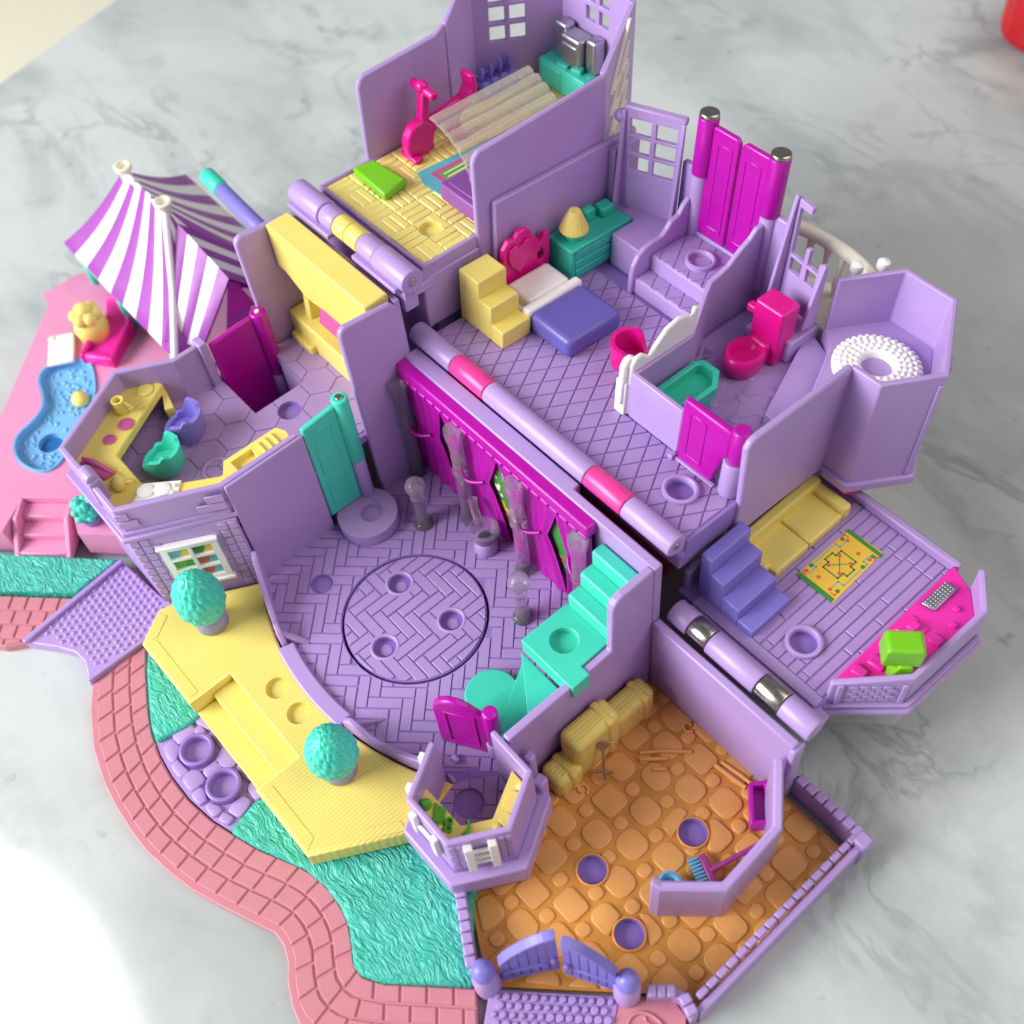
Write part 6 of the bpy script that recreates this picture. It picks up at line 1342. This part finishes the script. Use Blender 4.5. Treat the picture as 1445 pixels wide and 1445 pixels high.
for u in (.14, L_ - .2): build('pilaster', MB().ext([(u, 2.5), (u + .12, 2.5), (u + .12, 3.28), (u, 3.28)], (a.x, a.y, 0), (d.x, d.y, 0), (0, 0, 1), (n_.x * .05, n_.y * .05, 0)), 'lavender', bwall, bevel=.02)
build('clear_base', MB().prism([(9.3, .35), (10.55, 1.55), (10.6, 3.85), (9.8, 4.5), (8.6, 4.4), (8.6, .5)], 1.55, 2.16), 'clear_amber', sw_, bevel=.04)
build('study_underside', MB().prism([(6.1, .3), (9.2, .3), (9.9, 1.5), (9.9, 3.8), (9.0, 4.5), (6.1, 4.5)], 1.6, 2.25), 'lavender_dark', sw_, bevel=.05)
for x0, x1, mt_ in ((5.98, 6.5, 'lavender'), (6.52, 7.02, 'steel'), (7.04, 8.35, 'lavender'), (8.37, 8.98, 'steel'), (9.0, 9.78, 'lavender')):
    build('hinge_barrel', MB().cyl((x0, -.33, 2.88), (x1, -.33, 2.88), .28, seg=28), mt_, sw_, bevel=.03)
build('hinge_leaf', MB().box(6.05, -.3, 2.5, 9.7, .2, 2.7), 'lavender', sw_, bevel=.02)
sg = thing('study_steps', 'periwinkle block staircase of four steps in the study', 'staircase', (6.8, .9, 2.7))
for x0, x1, z in ((5.95, 6.25, 4.28), (6.23, 6.62, 3.8), (6.6, 7.08, 3.32), (7.06, 7.5, 2.98)): build('step', MB().box(x0, .36, 2.7, x1, 1.55, z), 'periwinkle', sg, bevel=.035)
sf2 = thing('sofa', 'yellow two seat sofa with low back in the study', 'sofa', (6.4, 3.1, 2.75))
build('sofa_back', MB().box(5.78, 1.72, 2.74, 6.05, 4.2, 3.3), 'yellow', sf2, bevel=.07, seg=3); build('armrest', MB().box(5.82, 3.95, 2.74, 6.9, 4.22, 3.18), 'yellow', sf2, bevel=.08, seg=3)
build('armrest', MB().box(5.82, 1.6, 2.74, 6.7, 1.8, 3.15), 'yellow', sf2, bevel=.06, seg=3)
for y0, y1 in ((1.78, 2.86), (2.88, 3.97)): build('seat_cushion', MB().box(6.0, y0, 2.74, 6.88, y1, 3.0), 'yellow', sf2, bevel=.06, seg=3)
rg = build('rug', MB().prism([(7.12, 2.2), (8.1, 2.2), (8.02, 3.95), (7.14, 3.9)], 2.75, 2.765), 'sticker_yellow', base=(7.6, 3, 2.75), bevel=0); tag(rg, 'yellow patterned rug sticker with green fringed ends', 'rug')
def rline(pts, mat, wd=.028, z=2.768):
    mb = MB(); P = [Vector((7.58 + x, 3.05 + y)) for x, y in pts]
    for p, q in zip(P, P[1:]):
        d = (q - p).normalized(); n_ = Vector((-d.y, d.x)) * wd / 2; e = d * wd / 2
        mb.add([(*(p - n_ - e), z), (*(q - n_ + e), z), (*(q + n_ + e), z), (*(p + n_ - e), z)], [(0, 1, 2, 3)])
    build('rug_line', mb, mat, rg, bevel=0)
def rdot(x, y, r, mat): build('rug_dot', MB().add([(7.58 + x + r * math.cos(k * .524), 3.05 + y + r * math.sin(k * .524), 2.770) for k in range(12)], [tuple(range(12))]), mat, rg, bevel=0)
for y0, y1 in ((-.86, -.74), (.76, .86)): build('rug_fringe', MB().add([(7.10 + .0, 3.05 + y0, 2.767), (8.08, 3.05 + y0, 2.767), (8.06, 3.05 + y1, 2.767), (7.12, 3.05 + y1, 2.767)], [(0, 1, 2, 3)]), 'sticker_green', rg, bevel=0)
rline([(-.2, -.3), (-.2, -.12), (-.3, -.12), (-.3, .12), (-.2, .12), (-.2, .3), (.2, .3), (.2, .12), (.3, .12), (.3, -.12), (.2, -.12), (.2, -.3), (-.2, -.3)], 'sticker_green', .035)
rline([(-.15, -.18), (.15, .18)], 'sticker_green', .02); rline([(.15, -.18), (-.15, .18)], 'sticker_green', .02)
rline([(-.3, -.62), (-.3, -.4), (-.4, -.4), (-.4, .35), (-.28, .35), (-.28, .55)], 'sticker_teal', .025); rline([(.3, .62), (.3, .42), (.4, .42), (.4, -.35), (.26, -.35), (.26, -.55)], 'sticker_teal', .025)
for x, y in ((-.15, -.18), (.15, .18), (.15, -.18), (-.15, .18), (-.28, .6), (.26, -.62), (-.1, -.56), (.1, .5), (-.38, -.62), (.36, .55)): rdot(x, y, .045, 'sticker_red')
for x, y in ((-.38, .55), (.38, .3), (-.4, -.45), (.4, -.55), (0.36, .66)): rdot(x, y, .05, 'sticker_green')
for x, y, sx, sy in ((-.42, .68, 1, -1), (.42, -.68, -1, 1), (-.42, -.7, 1, 1), (.43, .7, -1, -1)): rline([(x + .1 * sx, y), (x, y), (x, y + .1 * sy)], 'sticker_red', .025)
dk_ = thing('pink_desk', 'hot pink corner desk filling the bay of the study', 'desk', (9.9, 2.6, 2.75))
build('desk_top', MB().prism([(9.32, .66), (9.45, .58), (10.36, 1.66), (10.41, 3.82), (9.9, 4.35), (9.3, 4.6)], 2.74, 3.02), 'desk_pink', dk_, bevel=.04)
for x, y, s_ in ((9.42, 1.05, .3), (9.52, 1.45, .34)): build('desk_box', MB().prism([(x, y), (x + s_, y + .05), (x + s_ - .02, y + s_ * .9), (x - .02, y + s_ * .85)], 3.0, 3.12), 'desk_pink', dk_, bevel=.04)
build('telephone', MB().prism([(9.42, 2.45), (9.88, 2.5), (9.9, 2.95), (9.45, 2.98)], 3.0, 3.08).prism([(9.55, 2.6), (9.75, 2.62), (9.76, 2.85), (9.56, 2.85)], 3.05, 3.2), 'desk_pink', dk_, bevel=.03)
for x, y, s_ in ((9.92, 3.65, .14), (10.1, 3.3, .15), (10.02, 2.72, .26)): build('desk_box', MB().prism([(x, y), (x + s_, y + .03), (x + s_, y + s_), (x, y + s_)], 3.0, 3.09), 'desk_pink', dk_, bevel=.025)
kb = thing('keyboard', 'silver keyboard with raised keys on the pink desk', 'keyboard', (9.6, 3.7, 3.02))
build('keyboard_body', MB().prism([(9.42, 3.32), (9.72, 3.36), (9.72, 4.12), (9.44, 4.1)], 3.0, 3.1), 'silver_paint', kb, bevel=.02)
for i in range(4):
    for j in range(9): build('key', MB().box(9.445 + i * .066, 3.37 + j * .08, 3.09, 9.495 + i * .066, 3.43 + j * .08, 3.135), 'silver_paint', kb, bevel=.012, seg=1)
mo = thing('green_monitor', 'lime green computer monitor on the pink desk', 'monitor', (9.95, 1.95, 3.02))
md_ = Vector((.72, .69)); ma = Vector((9.62, 1.62)); mn = Vector((md_.y, -md_.x))
build('monitor_stand', MB().ext([(0.08, 0), (.66, 0), (.5, .55), (.24, .55)], (ma.x + .1, ma.y + .02, 3.0), (md_.x, md_.y, 0), (0, 0, 1), (mn.x * .35, mn.y * .35, 0)), 'lime', mo, bevel=.04)
build('monitor_case', MB().ext([(0, 0), (.74, 0), (.76, .1), (.76, .52), (.7, .6), (.06, .6), (0, .52), (-.02, .1)], (ma.x - .1, ma.y + .1, 3.5), (md_.x, md_.y, 0), (0, 0, 1), (mn.x * .5, mn.y * .5, 0)), 'lime', mo, bevel=.06, seg=3)
